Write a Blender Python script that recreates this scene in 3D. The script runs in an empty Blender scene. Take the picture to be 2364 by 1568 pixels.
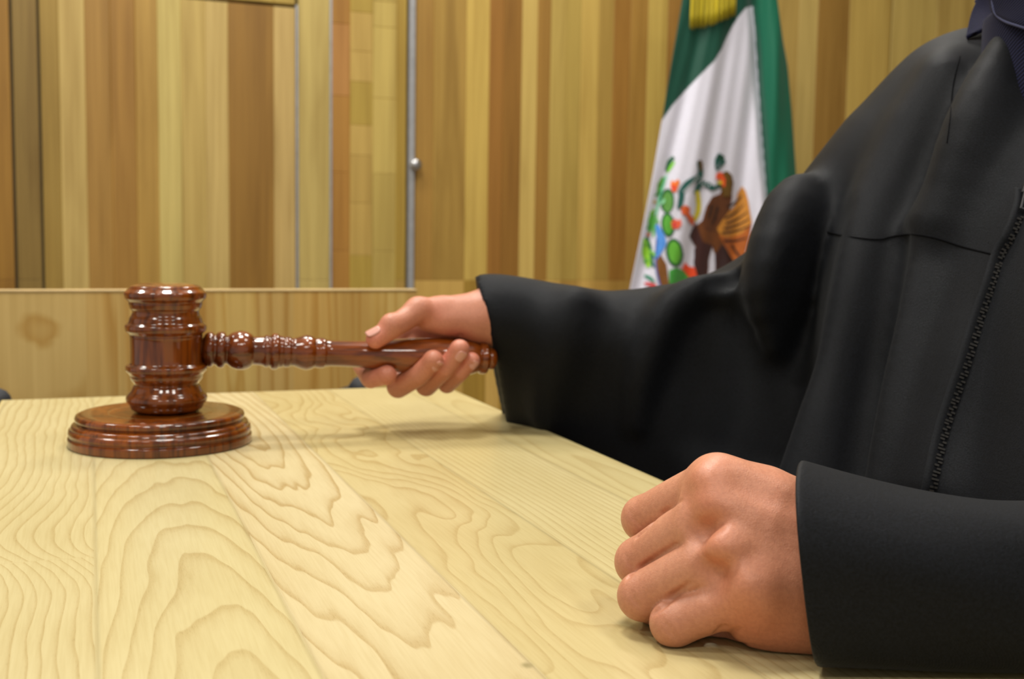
import bpy, bmesh, math, random
import numpy as np
from mathutils import Vector, Matrix
from mathutils.bvhtree import BVHTree
random.seed(4); RNG = np.random.RandomState(4)
COL = bpy.context.scene.collection
# ------------------------------------------------------------------ camera model (table top is z = 0)
F = 2600.; CX, CY = 1182., 784.; HC = .165
d1 = np.array([207-CX, 535-CY, F]); d1 /= np.linalg.norm(d1)
up = np.cross(np.array([1, .015, 0.]), d1); up /= np.linalg.norm(up)
if up[1] > 0: up = -up
rt = np.cross(d1, up)
if rt[0] < 0: rt = -rt
M = np.array([rt, d1, up]); C0 = np.array([0, 0, HC])
def ray(px, py): return M @ np.array([px-CX, py-CY, F])
def onz(px, py, z=0.): r = ray(px, py); return C0 + (z-HC)/r[2]*r
def ony(px, py, y): r = ray(px, py); return C0 + y/r[1]*r
def P(px, py, d): return C0 + ray(px, py)/F*d

# ------------------------------------------------------------------ object helpers
def tag(o, label=None, cat=None, group=None, kind=None):
    if label: o['label'] = label
    if cat: o['category'] = cat
    if group: o['group'] = group
    if kind: o['kind'] = kind
    return o
def empty(name, loc=(0, 0, 0)):
    o = bpy.data.objects.new(name, None); COL.objects.link(o); o.location = loc; o.empty_display_size = .05
    return o
def link(name, me, mat=None, parent=None, smooth=True):
    if mat is not None and not me.materials: me.materials.append(mat)
    if smooth: me.polygons.foreach_set('use_smooth', [True]*len(me.polygons))
    o = bpy.data.objects.new(name, me); COL.objects.link(o)
    if parent is not None:
        o.parent = parent
        L = parent.location.copy() if parent.type == 'EMPTY' else Vector((0, 0, 0))
        o.matrix_parent_inverse = Matrix.Translation(-L)
    me.update(); return o
def mesh(name, v, f):
    me = bpy.data.meshes.new(name)
    v = np.asarray(v, np.float32); me.vertices.add(len(v)); me.vertices.foreach_set('co', v.ravel())
    if isinstance(f, np.ndarray):
        n = len(f); k = f.shape[1]
        me.loops.add(n*k); me.loops.foreach_set('vertex_index', f.astype(np.int32).ravel())
        me.polygons.add(n); me.polygons.foreach_set('loop_start', np.arange(0, n*k, k, dtype=np.int32))
        me.update(calc_edges=True)
    else:
        me = bpy.data.meshes.new(name); me.from_pydata([tuple(map(float, p)) for p in v], [], f)
    me.validate(); return me
def setcol(me, cols, name='Col'):
    a = me.color_attributes.new(name, 'FLOAT_COLOR', 'POINT')
    c = np.ones((len(me.vertices), 4), np.float32); c[:, :3] = cols; a.data.foreach_set('color', c.ravel())
def setval(me, vals, name):
    a = me.attributes.new(name, 'FLOAT', 'POINT'); a.data.foreach_set('value', np.asarray(vals, np.float32))
def lin(r, g, b):
    return np.array([(c/255/12.92 if c/255 <= .04045 else ((c/255+.055)/1.055)**2.4) for c in (r, g, b)])
def box(bm, lo, hi):
    r = bmesh.ops.create_cube(bm, size=1)
    for v in r['verts']:
        v.co = Vector([(a+b)/2 + c*(b-a) for a, b, c in zip(lo, hi, v.co)])
    return r['verts']
def bmobj(name, bm, mat, parent=None, smooth=False, bevel=0):
    me = bpy.data.meshes.new(name)
    if bevel:
        bmesh.ops.bevel(bm, geom=bm.edges[:], offset=bevel, segments=3, affect='EDGES', profile=.6)
    bm.to_mesh(me); bm.free(); return link(name, me, mat, parent, smooth)
def frame(t):
    t = t/np.linalg.norm(t); a = np.array([0, 0, 1.]) if abs(t[2]) < .9 else np.array([1., 0, 0])
    u = np.cross(a, t); u /= np.linalg.norm(u); return t, u, np.cross(t, u)
def lathe(name, p0, p1, prof, mat, parent=None, n=96):
    """prof: list of (distance along axis p0->p1, radius)"""
    p0 = np.array(p0, float); p1 = np.array(p1, float); t, u, w = frame(p1-p0)
    pr = []
    for i in range(len(prof)-1):                                   # soften the corners a little
        (s0, r0), (s1, r1) = prof[i], prof[i+1]
        for q in (0, .25, .5, .75): pr.append((s0+(s1-s0)*q, r0+(r1-r0)*q))
    pr.append(prof[-1]); pr = np.array(pr)
    for _ in range(1):
        q = pr.copy(); q[1:-1] = .2*pr[:-2]+.6*pr[1:-1]+.2*pr[2:]; pr = q
    th = np.arange(n)/n*2*np.pi
    ring = np.cos(th)[:, None]*u+np.sin(th)[:, None]*w
    v = np.concatenate([p0+t*s+ring*r for s, r in pr]); f = []
    for i in range(len(pr)-1):
        for j in range(n):
            k = (j+1) % n; f.append((i*n+j, i*n+k, (i+1)*n+k, (i+1)*n+j))
    f.append(tuple(range(n))[::-1]); f.append(tuple(range((len(pr)-1)*n, len(pr)*n)))
    return link(name, mesh(name, v, f), mat, parent)
def tube(pts, r, n=8, cap=True):
    pts = np.array(pts, float); rr = np.full(len(pts), r) if np.isscalar(r) else np.array(r)
    v = []; f = []
    for i, p in enumerate(pts):
        t = pts[min(i+1, len(pts)-1)]-pts[max(i-1, 0)]; _, u, w = frame(t)
        for j in range(n):
            a = 2*math.pi*j/n; v.append(p+rr[i]*(math.cos(a)*u+math.sin(a)*w))
    for i in range(len(pts)-1):
        for j in range(n):
            k = (j+1) % n; f.append((i*n+j, i*n+k, (i+1)*n+k, (i+1)*n+j))
    if cap: f.append(tuple(range(n))[::-1]); f.append(tuple(range((len(pts)-1)*n, len(pts)*n)))
    return v, f
def spline(pts, n):
    """Catmull-Rom through pts"""
    p = np.array(pts, float); m = len(p); out = []
    for q in np.linspace(0, m-1, n):
        i = min(int(q), m-2); t = q-i
        a, b, c, d = p[max(i-1, 0)], p[i], p[i+1], p[min(i+2, m-1)]
        out.append(.5*((2*b)+(-a+c)*t+(2*a-5*b+4*c-d)*t*t+(-a+3*b-3*c+d)*t**3))
    return np.array(out)

# ------------------------------------------------------------------ smooth value noise in numpy
_T = np.random.RandomState(7).rand(64, 64, 64).astype(np.float32)
def noise(p):
    p = np.asarray(p, np.float32); i = np.floor(p).astype(int); f = p-i; f = f*f*(3-2*f); i &= 63; j = (i+1) & 63
    def g(a, b, c): return _T[a, b, c]
    x0, y0, z0 = i[..., 0], i[..., 1], i[..., 2]; x1, y1, z1 = j[..., 0], j[..., 1], j[..., 2]
    fx, fy, fz = f[..., 0], f[..., 1], f[..., 2]
    a = g(x0, y0, z0)*(1-fx)+g(x1, y0, z0)*fx; b = g(x0, y1, z0)*(1-fx)+g(x1, y1, z0)*fx
    c = g(x0, y0, z1)*(1-fx)+g(x1, y0, z1)*fx; d = g(x0, y1, z1)*(1-fx)+g(x1, y1, z1)*fx
    return ((a*(1-fy)+b*fy)*(1-fz)+(c*(1-fy)+d*fy)*fz)*2-1
def fbm(p, o=3):
    p = np.asarray(p, np.float32); s = 0; a = 1; n = 0
    for k in range(o): s = s+a*noise(p*2**k+k*17.3); n += a; a *= .5
    return s/n

# ------------------------------------------------------------------ distance fields and surface nets
class Field:
    def __init__(s, lo, hi, h):
        s.lo = np.array(lo, float); s.h = h
        s.n = np.ceil((np.array(hi)-s.lo)/h).astype(int)+1
        s.f = np.full(s.n, .05, np.float32)
    def sub(s, lo, hi):
        a = np.clip(np.floor((np.array(lo)-s.lo)/s.h).astype(int), 0, s.n)
        b = np.clip(np.ceil((np.array(hi)-s.lo)/s.h).astype(int)+1, 0, s.n)
        if (b <= a).any(): return None
        ax = [(s.lo[i]+np.arange(a[i], b[i])*s.h).astype(np.float32) for i in range(3)]
        g = np.stack(np.meshgrid(*ax, indexing='ij'), -1)
        return tuple(slice(a[i], b[i]) for i in range(3)), g
    def blend(s, sl, d, k, op):
        o = s.f[sl]
        if op == 'sub': o = -o
        if k > 0:
            h = np.maximum(k-np.abs(o-d), 0)/k; r = np.minimum(o, d)-h*h*k*.25
        else: r = np.minimum(o, d)
        s.f[sl] = -r if op == 'sub' else r
    def cap(s, a, b, ra, rb=None, k=.004, op='add'):
        rb = ra if rb is None else rb; a = np.array(a, float); b = np.array(b, float)
        m = max(ra, rb)+k+3*s.h+.012; q = s.sub(np.minimum(a, b)-m, np.maximum(a, b)+m)
        if q is None: return
        sl, g = q; ab = (b-a).astype(np.float32); L = max(float(ab@ab), 1e-12)
        t = np.clip(((g-a.astype(np.float32))@ab)/L, 0, 1)
        d = np.linalg.norm(g-a.astype(np.float32)-t[..., None]*ab, axis=-1)-(ra+(rb-ra)*t)
        s.blend(sl, d.astype(np.float32), k, op)
    def chain(s, pts, rs, k=.004, op='add', n=None):
        pts = np.array(pts, float); rs = np.array(rs, float)
        if n: pts = spline(pts, n); rs = spline(rs[:, None], n)[:, 0]
        m = max(rs)+k+3*s.h+.012; q = s.sub(pts.min(0)-m, pts.max(0)+m)
        if q is None: return
        sl, g = q; D = None
        for i in range(len(pts)-1):
            a = pts[i].astype(np.float32); ab = (pts[i+1]-pts[i]).astype(np.float32); w = g-a
            t = np.clip((w@ab)/max(float(ab@ab), 1e-12), 0, 1)
            d = np.sqrt(((w-t[..., None]*ab)**2).sum(-1))-(rs[i]+(rs[i+1]-rs[i])*t)
            D = d if D is None else np.minimum(D, d)
        s.blend(sl, D.astype(np.float32), k, op)
    def ell(s, c, r, R=None, k=.006, op='add'):
        c = np.array(c, float); r = np.array(r, float); m = max(r)+k+3*s.h+.008
        q = s.sub(c-m, c+m)
        if q is None: return
        sl, g = q; p = (g-c.astype(np.float32))
        if R is not None: p = p@np.array(R, np.float32).T      # rows of R are the local axes
        k0 = np.linalg.norm(p/r, axis=-1); k1 = np.linalg.norm(p/(r*r), axis=-1)+1e-6
        s.blend(sl, (k0*(k0-1)/k1).astype(np.float32), k, op)
    def join(s, o, k):
        h = np.maximum(k-np.abs(s.f-o.f), 0)/max(k, 1e-9); s.f = np.minimum(s.f, o.f)-h*h*k*.25
    def grid(s):
        ax = [(s.lo[i]+np.arange(s.n[i])*s.h).astype(np.float32) for i in range(3)]
        return np.stack(np.meshgrid(*ax, indexing='ij'), -1)
    def mesh(s):
        f = s.f; S = f < 0
        c = [S[i:S.shape[0]-1+i, j:S.shape[1]-1+j, k:S.shape[2]-1+k] for i in (0, 1) for j in (0, 1) for k in (0, 1)]
        al = np.logical_and.reduce(c); an = np.logical_or.reduce(c); act = an & ~al
        idx = np.full(act.shape, -1, np.int64); I = np.argwhere(act); idx[act] = np.arange(len(I))
        acc = np.zeros((len(I), 3)); cnt = np.zeros(len(I))
        cor = [np.array(q) for q in ((0, 0, 0), (0, 0, 1), (0, 1, 0), (0, 1, 1), (1, 0, 0), (1, 0, 1), (1, 1, 0), (1, 1, 1))]
        for a in range(8):
            for b in range(a+1, 8):
                if np.abs(cor[a]-cor[b]).sum() != 1: continue
                A = I+cor[a]; B = I+cor[b]; fa = f[A[:, 0], A[:, 1], A[:, 2]]; fb = f[B[:, 0], B[:, 1], B[:, 2]]
                m = (fa < 0) != (fb < 0); t = np.where(m, fa/np.where(m, fa-fb, 1), 0)[:, None]
                acc += np.where(m[:, None], A+t*(cor[b]-cor[a]), 0); cnt += m
        V = s.lo+acc/cnt[:, None]*s.h; Q = []
        for ax in range(3):
            e = np.zeros(3, int); e[ax] = 1; u, w = [(1, 2), (2, 0), (0, 1)][ax]
            a = S[tuple(slice(0, S.shape[i]-e[i]) for i in range(3))]; b = S[tuple(slice(e[i], None) for i in range(3))]
            for sg, mm in ((1, a & ~b), (-1, ~a & b)):
                E_ = np.argwhere(mm)
                ok = (E_[:, u] > 0) & (E_[:, w] > 0) & (E_[:, u] < act.shape[u]) & (E_[:, w] < act.shape[w]); E_ = E_[ok]
                du = np.zeros(3, int); du[u] = 1; dw = np.zeros(3, int); dw[w] = 1
                q = [E_-du-dw, E_-dw, E_, E_-du]
                q = np.stack([idx[x[:, 0], x[:, 1], x[:, 2]] for x in q], 1)
                q = q[(q >= 0).all(1)]
                Q.append(q if sg > 0 else q[:, ::-1])
        return V, np.concatenate(Q)
def relax(V, Q, it=2, lam=.5):
    e = np.concatenate([Q[:, [0, 1]], Q[:, [1, 2]], Q[:, [2, 3]], Q[:, [3, 0]]]); e = np.concatenate([e, e[:, ::-1]])
    n = len(V); deg = np.bincount(e[:, 0], minlength=n)[:, None]+1e-9
    for _ in range(it):
        a = np.stack([np.bincount(e[:, 0], weights=V[e[:, 1], i], minlength=n) for i in range(3)], 1)/deg
        V = V+lam*(a-V)
    return V

# ------------------------------------------------------------------ materials
class NT:
    def __init__(s, name):
        s.m = bpy.data.materials.new(name); s.m.use_nodes = True; s.t = s.m.node_tree; s.t.nodes.clear()
        s.out = s.n('ShaderNodeOutputMaterial'); s.b = s.n('ShaderNodeBsdfPrincipled'); s.l(s.b.outputs[0], s.out.inputs[0])
    def n(s, k, **kw):
        x = s.t.nodes.new(k)
        for a, v in kw.items(): setattr(x, a, v)
        return x
    def l(s, a, b): s.t.links.new(a, b)
    def set(s, **kw):
        for a, v in kw.items(): s.b.inputs[a.replace('_', ' ')].default_value = v
        return s
    def noise(s, scale, coord=None, vec=(1, 1, 1), detail=4, rough=.5, dist=0):
        c = coord or s.n('ShaderNodeTexCoord').outputs['Object']
        mp = s.n('ShaderNodeMapping'); mp.inputs['Scale'].default_value = vec; s.l(c, mp.inputs[0])
        x = s.n('ShaderNodeTexNoise'); x.inputs['Scale'].default_value = scale; x.inputs['Detail'].default_value = detail
        x.inputs['Roughness'].default_value = rough; x.inputs['Distortion'].default_value = dist
        s.l(mp.outputs[0], x.inputs['Vector']); return x.outputs['Fac']
    def ramp(s, fac, stops, interp='LINEAR'):
        r = s.n('ShaderNodeValToRGB'); r.color_ramp.interpolation = interp; e = r.color_ramp.elements
        while len(e) < len(stops): e.new(.5)
        for q, (p, c) in zip(e, stops):
            q.position = p; q.color = (*(c if hasattr(c, '__len__') else (c, c, c)), 1)
        s.l(fac, r.inputs[0]); return r.outputs[0]
    def mix(s, a, b, fac=1., mode='MULTIPLY'):
        x = s.n('ShaderNodeMix', data_type='RGBA', blend_type=mode)
        for v, i in ((fac, 0), (a, 6), (b, 7)):
            if hasattr(v, 'links'): s.l(v, x.inputs[i])
            elif i == 0: x.inputs[0].default_value = v
            else: x.inputs[i].default_value = (*v, 1)
        return x.outputs[2]
    def bump(s, h, st=.3, dist=.001):
        b = s.n('ShaderNodeBump'); b.inputs['Strength'].default_value = st; b.inputs['Distance'].default_value = dist
        s.l(h, b.inputs['Height'])
        if s.b.inputs['Normal'].links: s.l(s.b.inputs['Normal'].links[0].from_socket, b.inputs['Normal'])
        s.l(b.outputs[0], s.b.inputs['Normal'])
    def attr(s, name): return s.n('ShaderNodeAttribute', attribute_name=name)
    def base(s, c): s.l(c, s.b.inputs['Base Color'])

# --- varnished dark gavel wood
def gavel_wood():
    t = NT('varnished_wood').set(Roughness=.3, Coat_Weight=1., Coat_Roughness=.035, Coat_IOR=1.5, Specular_IOR_Level=.2)
    a = t.noise(26, vec=(1, 1, .12), detail=5, dist=.4); b = t.noise(260, vec=(1, 1, .08), detail=3)
    c = t.ramp(a, [(.3, lin(66, 26, 2)), (.55, lin(128, 62, 4)), (.75, lin(156, 84, 12))])
    d = t.ramp(b, [(.35, (.45, .4, .35)), (.55, (1, 1, 1))]); t.base(t.mix(c, d)); t.bump(b, .12, .0004); return t.m
def gavel_wood_x():
    t = NT('varnished_handle_wood').set(Roughness=.3, Coat_Weight=1., Coat_Roughness=.035, Coat_IOR=1.5, Specular_IOR_Level=.2)
    a = t.noise(30, vec=(.12, 1, 1), detail=5, dist=.4); b = t.noise(260, vec=(.08, 1, 1), detail=3)
    c = t.ramp(a, [(.3, lin(78, 30, 2)), (.55, lin(126, 58, 6)), (.75, lin(154, 80, 14))])
    d = t.ramp(b, [(.35, (.5, .45, .4)), (.55, (1, 1, 1))]); t.base(t.mix(c, d)); t.bump(b, .12, .0004); return t.m
MW = gavel_wood(); MWX = gavel_wood_x()
# --- ash table top, driven by the ring attribute computed on the mesh
def table_mat():
    t = NT('ash_wood').set(Roughness=.36, Specular_IOR_Level=.45, Coat_Weight=.25, Coat_Roughness=.22)
    g = t.attr('ring').outputs['Fac']; fr = t.n('ShaderNodeMath', operation='FRACT'); t.l(g, fr.inputs[0])
    k = t.attr('contrast').outputs['Fac']; tone = t.attr('Col').outputs['Color']
    rr = t.ramp(fr.outputs[0], [(0, .95), (.06, 1.), (.45, .96), (.75, .72), (.90, .18), (.955, .12), (1., .95)])
    fib = t.noise(700, vec=(1, .04, 1), detail=3); fib2 = t.noise(2200, vec=(1, .09, 1), detail=2); blot = t.noise(9, vec=(1, .5, 1), detail=3)
    lo, mid = np.array([.66, .53, .34]), np.array([1, 1, 1])
    x = t.mix(lo, mid, rr, 'MIX'); x = t.mix(mid, x, k, 'MIX')
    y = t.mix(tone, x); y = t.mix(y, t.ramp(fib, [(.3, (.95, .93, .89)), (.6, (1.02, 1.02, 1.02))]))
    y = t.mix(y, t.ramp(blot, [(.3, (.93, .90, .82)), (.7, (1.05, 1.05, 1.06))]))
    # open pores of the ash crowd into the dark bands
    pr = t.ramp(fib2, [(.54, 0), (.66, 1)]); inv = t.n('ShaderNodeInvert'); t.l(rr, inv.inputs[1])
    pm = t.mix(pr, inv.outputs[0], 1.); pm2 = t.mix(pm, k, 1.)
    y = t.mix(y, t.mix(y, (.74, .68, .58)), pm2, 'MIX')
    t.base(y); t.bump(fib2, .08, .0003); t.bump(fr.outputs[0], .06, .0003); return t.m
def plank_mat(name='wall_planks', rough=.5, streak=1.):
    t = NT(name).set(Roughness=rough, Specular_IOR_Level=.35)
    c = t.attr('Col').outputs['Color']
    a = t.noise(9, vec=(2.2, 1, .18), detail=5, dist=.6); b = t.noise(60, vec=(2, 1, .04), detail=3)
    y = t.mix(c, t.ramp(a, [(.25, (.80, .75, .66)), (.5, (1.05, 1.05, 1.05)), (.8, (1.2, 1.2, 1.22))]), streak)
    y = t.mix(y, t.ramp(b, [(.3, (.88, .85, .78)), (.65, (1.05, 1.05, 1.05))])); t.base(y); return t.m
def panel_mat():
    t = NT('veneer_panel').set(Roughness=.5, Specular_IOR_Level=.4)
    g = t.attr('ring').outputs['Fac']; fr = t.n('ShaderNodeMath', operation='FRACT'); t.l(g, fr.inputs[0])
    rr = t.ramp(fr.outputs[0], [(0, (1, 1, 1)), (.55, (.98, .96, .93)), (.88, (.80, .68, .48)), (1, (1, 1, 1))])
    b = t.noise(50, vec=(2, 1, .05), detail=3)
    y = t.mix(t.attr('Col').outputs['Color'], rr); t.base(t.mix(y, t.ramp(b, [(.3, (.88, .84, .76)), (.65, (1.05, 1.05, 1.05))]))); return t.m
def plain(name, rgb, rough=.6, **kw):
    t = NT(name).set(Roughness=rough, **kw); n = t.noise(40, detail=3)
    t.base(t.mix(tuple(rgb), t.ramp(n, [(.3, (.9, .9, .9)), (.7, (1.08, 1.08, 1.08))]))); return t.m
def cloth_mat(name, rgb, rough=.75, sheen=.25, freq=1500, st=.35, spec=.3):
    t = NT(name).set(Roughness=rough, Sheen_Weight=sheen, Sheen_Roughness=.4, Specular_IOR_Level=spec)
    co = t.n('ShaderNodeTexCoord').outputs['Object']
    w = t.n('ShaderNodeTexWave', bands_direction='DIAGONAL'); w.inputs['Scale'].default_value = freq/6.28
    w.inputs['Distortion'].default_value = 1.5; w.inputs['Detail'].default_value = 1; w.inputs['Detail Scale'].default_value = 4
    t.l(co, w.inputs['Vector'])
    n = t.noise(900, detail=2); n2 = t.noise(14, detail=2)
    y = t.mix(tuple(rgb), t.ramp(n, [(.3, (.6, .6, .6)), (.7, (1.6, 1.6, 1.7))])); y = t.mix(y, t.ramp(n2, [(.3, (.88, .88, .88)), (.7, (1.1, 1.1, 1.1))]))
    t.base(y); t.bump(w.outputs['Fac'], st, .0004); t.bump(n, .3, .0005); return t.m
def skin_mat():
    t = NT('skin').set(Roughness=.44, Specular_IOR_Level=.45, Subsurface_Weight=.12, Subsurface_Scale=.006)
    t.b.inputs['Subsurface Radius'].default_value = (1, .35, .2)
    c = t.attr('Col').outputs['Color']; a = t.noise(160, detail=3); b = t.noise(600, detail=3)
    y = t.mix(c, t.ramp(a, [(.3, (.97, .92, .90)), (.7, (1.04, 1.03, 1.02))]), .7); y = t.mix(y, t.ramp(b, [(.35, (.93, .9, .9)), (.65, (1.04, 1.04, 1.04))])); t.base(y)
    v = t.n('ShaderNodeTexVoronoi', feature='DISTANCE_TO_EDGE'); v.inputs['Scale'].default_value = 900
    t.l(t.n('ShaderNodeTexCoord').outputs['Object'], v.inputs['Vector']); t.bump(v.outputs[0], .22, .0005); t.bump(b, .18, .0005); return t.m
def flag_mat(name):
    t = NT(name).set(Roughness=.6, Sheen_Weight=.1, Specular_IOR_Level=.3)
    n = t.noise(350, detail=2); t.base(t.mix(t.attr('Col').outputs['Color'], t.ramp(n, [(.3, (.93, .93, .93)), (.7, (1.04, 1.04, 1.04))]))); t.bump(n, .2, .0006); return t.m

# ------------------------------------------------------------------ the table
XL, XR, YF, YN = -.0845, .369, 1.197, -.12
def build_table():
    xs = np.concatenate([np.arange(XL+.003, XR-.0029, .0013)]); ys = np.arange(YN+.003, YF-.0029, .0016)
    X, Y = np.meshgrid(xs, ys); n1, n2 = X.shape[1], X.shape[0]
    x = X.ravel(); y = Y.ravel(); z = np.zeros_like(x)
    pl = np.floor(x/.079).astype(int)                     # -2..4, seams every 79 mm
    def nz(sx, sy, o=0, oc=3): return fbm(np.stack([x*sx+o, y*sy+o*1.7, np.full_like(x, o*.37)], 1), oc)
    ring = np.zeros_like(x); con = np.zeros_like(x)
    # leftmost plank: eddy of grain round a knot
    dx = x+.062; dy = y-.60
    sw = np.exp(-((dy)/.13)**2)
    A = (x*150 + 4.2*np.tanh(dy/.05)*sw + 60*dx*sw*np.sign(-dy)*.4 + 26*(y-.45)*np.exp(-((y-.42)/.16)**2) + 1.3*nz(12, 7, 3)+.5*nz(45, 14, 5))
    # second: arches that close far away and open towards the near end
    B = np.sqrt(((x-.050)*190)**2+((y-.20)*17+.8+1.1*nz(20, 6, 11))**2)*.8+.45*nz(30, 9, 13)+.22*nz(160, 18, 15, 2)
    # third: nested tongues pointing at the camera
    D = (.92-y)*13+1.2
    Cc = np.sqrt(((x-.131+.03*(y-.5))*122)**2+(D+.75*nz(50, 7, 21)+.42*nz(150, 16, 23, 2))**2)*1.05+.4*nz(18, 5, 25)
    # fourth: burr wood, wandering grain
    E4 = x*60+3.2*nz(16, 6.5, 31, 2)+1.1*nz(50, 17, 33, 2)+1.8*np.exp(-((y-.45)/.10)**2-((x-.2)/.03)**2)
    E5 = x*190+1.6*nz(12, 2.6, 41)+.4*nz(70, 9, 42, 2)
    E6 = np.sqrt(((x-.345)*120)**2+((y-.7)*7+1.5)**2)+.7*nz(20, 4, 51)
    for p, g, k in ((-2, A, .75), (-1, A, .85), (0, B, .80), (1, Cc, 1.05), (2, E4, .7), (3, E5, .75), (4, E6, .6)):
        m = pl == p; ring[m] = g[m]; con[m] = k
    con *= .70+.35*nz(9, 3, 71)
    tones = {-2: (192, 180, 136), -1: (192, 180, 136), 0: (193, 181, 136), 1: (198, 184, 144), 2: (189, 174, 126), 3: (193, 180, 134), 4: (191, 177, 129)}
    col = np.array([lin(*tones[int(p)]) for p in range(-2, 5)])[pl+2]
    fx = np.abs(x/.079-np.round(x/.079))*.079; seam = np.exp(-(fx/.0009)**2); col = col*(1-.22*seam[:, None])
    ring = ring+100
    # knots, scratches and a filled pit
    for (kx, ky, r, c) in ((-.060, .52, .0022, (120, 95, 60)), (.2135, .4235, .0045, (150, 140, 100)), (.156, .394, .0022, (150, 140, 100))):
        w = np.exp(-(((x-kx)/r)**2+((y-ky)/(r*1.3))**2)**2); col = col*(1-w[:, None])+lin(*c)*w[:, None]
    f = (np.arange((n2-1)*(n1-1))); i = f//(n1-1); j = f % (n1-1); a = i*n1+j
    faces = np.stack([a, a+1, a+n1+1, a+n1], 1)
    me = mesh('tabletop', np.stack([x, y, z], 1), faces)
    setcol(me, col); setval(me, ring, 'ring'); setval(me, np.clip(con, 0, 1.), 'contrast')
    mt = table_mat(); t = empty('wooden_table', (0.14, .54, -.75))
    tag(t, 'pale ash wood table with visible plank grain, the gavel set on it', 'table')
    top = link('tabletop', me, mt, t)
    # rounded edge strip and the slab below it
    ringp = [(0., 0., 1.), (.0015, -.0004, 1), (.0026, -.0012, 1), (.003, -.003, 1), (.003, -.034, .95), (0, -.034, .9)]
    lo = np.array([XL+.003, YN+.003]); hi = np.array([XR-.003, YF-.003]); v = []; fc = []
    for (o, dz, _) in ringp:
        for (sx, sy) in ((0, 0), (1, 0), (1, 1), (0, 1)):
            v.append(((hi[0]+o) if sx else (lo[0]-o), (hi[1]+o) if sy else (lo[1]-o), dz))
    for k in range(len(ringp)-1):
        for j in range(4): q = (j+1) % 4; fc.append((k*4+j, (k+1)*4+j, (k+1)*4+q, k*4+q)[::-1])
    b = (len(ringp)-1)*4; fc.append((b, b+3, b+2, b+1)[::-1])
    me = mesh('table_edge', v, fc); setcol(me, np.tile(lin(202, 186, 130), (len(me.vertices), 1))); setval(me, [100.2]*len(me.vertices), 'ring'); setval(me, [0]*len(me.vertices), 'contrast')
    link('table_edge', me, mt, t, smooth=False)
    for sx in (0, 1):
        for sy in (0, 1):
            bm = bmesh.new(); cx = XL+.04 if not sx else XR-.04; cy = YN+.06 if not sy else YF-.06
            box(bm, (cx-.022, cy-.022, -.75), (cx+.022, cy+.022, -.034)); o = bmobj('leg', bm, ML, t, bevel=.003)
ML = plain('leg_wood', lin(196, 172, 112), .5)
build_table()

# ------------------------------------------------------------------ room
YW = 2.8; ZF, ZC = -.75, 2.0
def wx(px, py=330, Y=YW): return ony(px, py, Y)[0]
def wz(px, py, Y=YW): return ony(px, py, Y)[2]
WP = plank_mat()
ZR = float(wz(1250, 648)); ZD = float(wz(600, 8))
strips = [(-320, -250, 172, 150, 92), (-250, -160, 150, 112, 62), (-160, -60, 168, 145, 82), (-60, 27, 138, 100, 46), (34, 91, 122, 98, 58),
 (97, 140, 142, 115, 64), (140, 200, 176, 154, 94), (200, 258, 148, 112, 64), (258, 315, 146, 108, 58), (315, 366, 160, 126, 72),
 (366, 420, 178, 162, 98), (420, 475, 170, 148, 86), (475, 528, 174, 152, 94), (528, 632, 134, 98, 48), (632, 682, 174, 150, 94),
 (689, 762, 172, 154, 92), (765, 808, 156, 112, 58), (808, 860, 168, 142, 76), (860, 915, 168, 148, 80), (915, 938, 160, 132, 66),
 (958, 1000, 150, 114, 62), (1000, 1075, 152, 120, 66), (1075, 1128, 184, 158, 82), (1128, 1160, 142, 98, 48), (1160, 1202, 134, 94, 44),
 (1202, 1238, 186, 162, 92), (1238, 1268, 146, 108, 56), (1268, 1300, 174, 152, 82), (1300, 1338, 166, 144, 74), (1338, 1378, 184, 158, 84),
 (1378, 1412, 158, 128, 74), (1412, 1450, 148, 106, 54), (1450, 1490, 156, 118, 64), (1490, 1535, 184, 160, 84), (1535, 1620, 150, 110, 60),
 (1620, 1740, 180, 156, 90), (1740, 1835, 176, 150, 84), (1835, 1878, 186, 164, 98), (1878, 1950, 148, 112, 62), (1950, 2045, 188, 162, 88),
 (2048, 2150, 188, 166, 96), (2150, 2260, 184, 160, 92), (2260, 2330, 160, 120, 66), (2330, 2440, 186, 164, 96), (2440, 2560, 150, 112, 60),
 (2560, 2700, 180, 156, 88), (2700, 2900, 160, 124, 70)]
def plank_mesh(items, yf, th=.018):
    """items: x0,x1,z0,z1,rgb -> planks with a small chamfer, one mesh"""
    v = []; f = []; c = []
    for (x0, x1, z0, z1, rgb) in items:
        e = .0012; o = len(v); rgb = (rgb[0], rgb[1]*(1.01 if rgb[0] < 161 else .985), rgb[2]*(.86 if rgb[0] < 161 else .97))
        for (ins, y) in ((0, yf+th), (0, yf+e), (e, yf)):
            v += [(x0+ins, y, z0+ins), (x1-ins, y, z0+ins), (x1-ins, y, z1-ins), (x0+ins, y, z1-ins)]
        for k in (0, 1):
            for j in range(4): q = (j+1) % 4; f.append((o+k*4+j, o+k*4+q, o+k*4+4+q, o+k*4+4+j))
        f.append((o+8, o+9, o+10, o+11)); c += [lin(*rgb)]*12
    me = mesh('planks', v, f); setcol(me, np.array(c)); return me
items = []; door = []; jt = random.Random(5)
def var(c, a=12):
    d = jt.uniform(-a, a); return tuple(min(255, max(0, q+d*w)) for q, w in zip(c, (1, 1, .8)))
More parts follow.
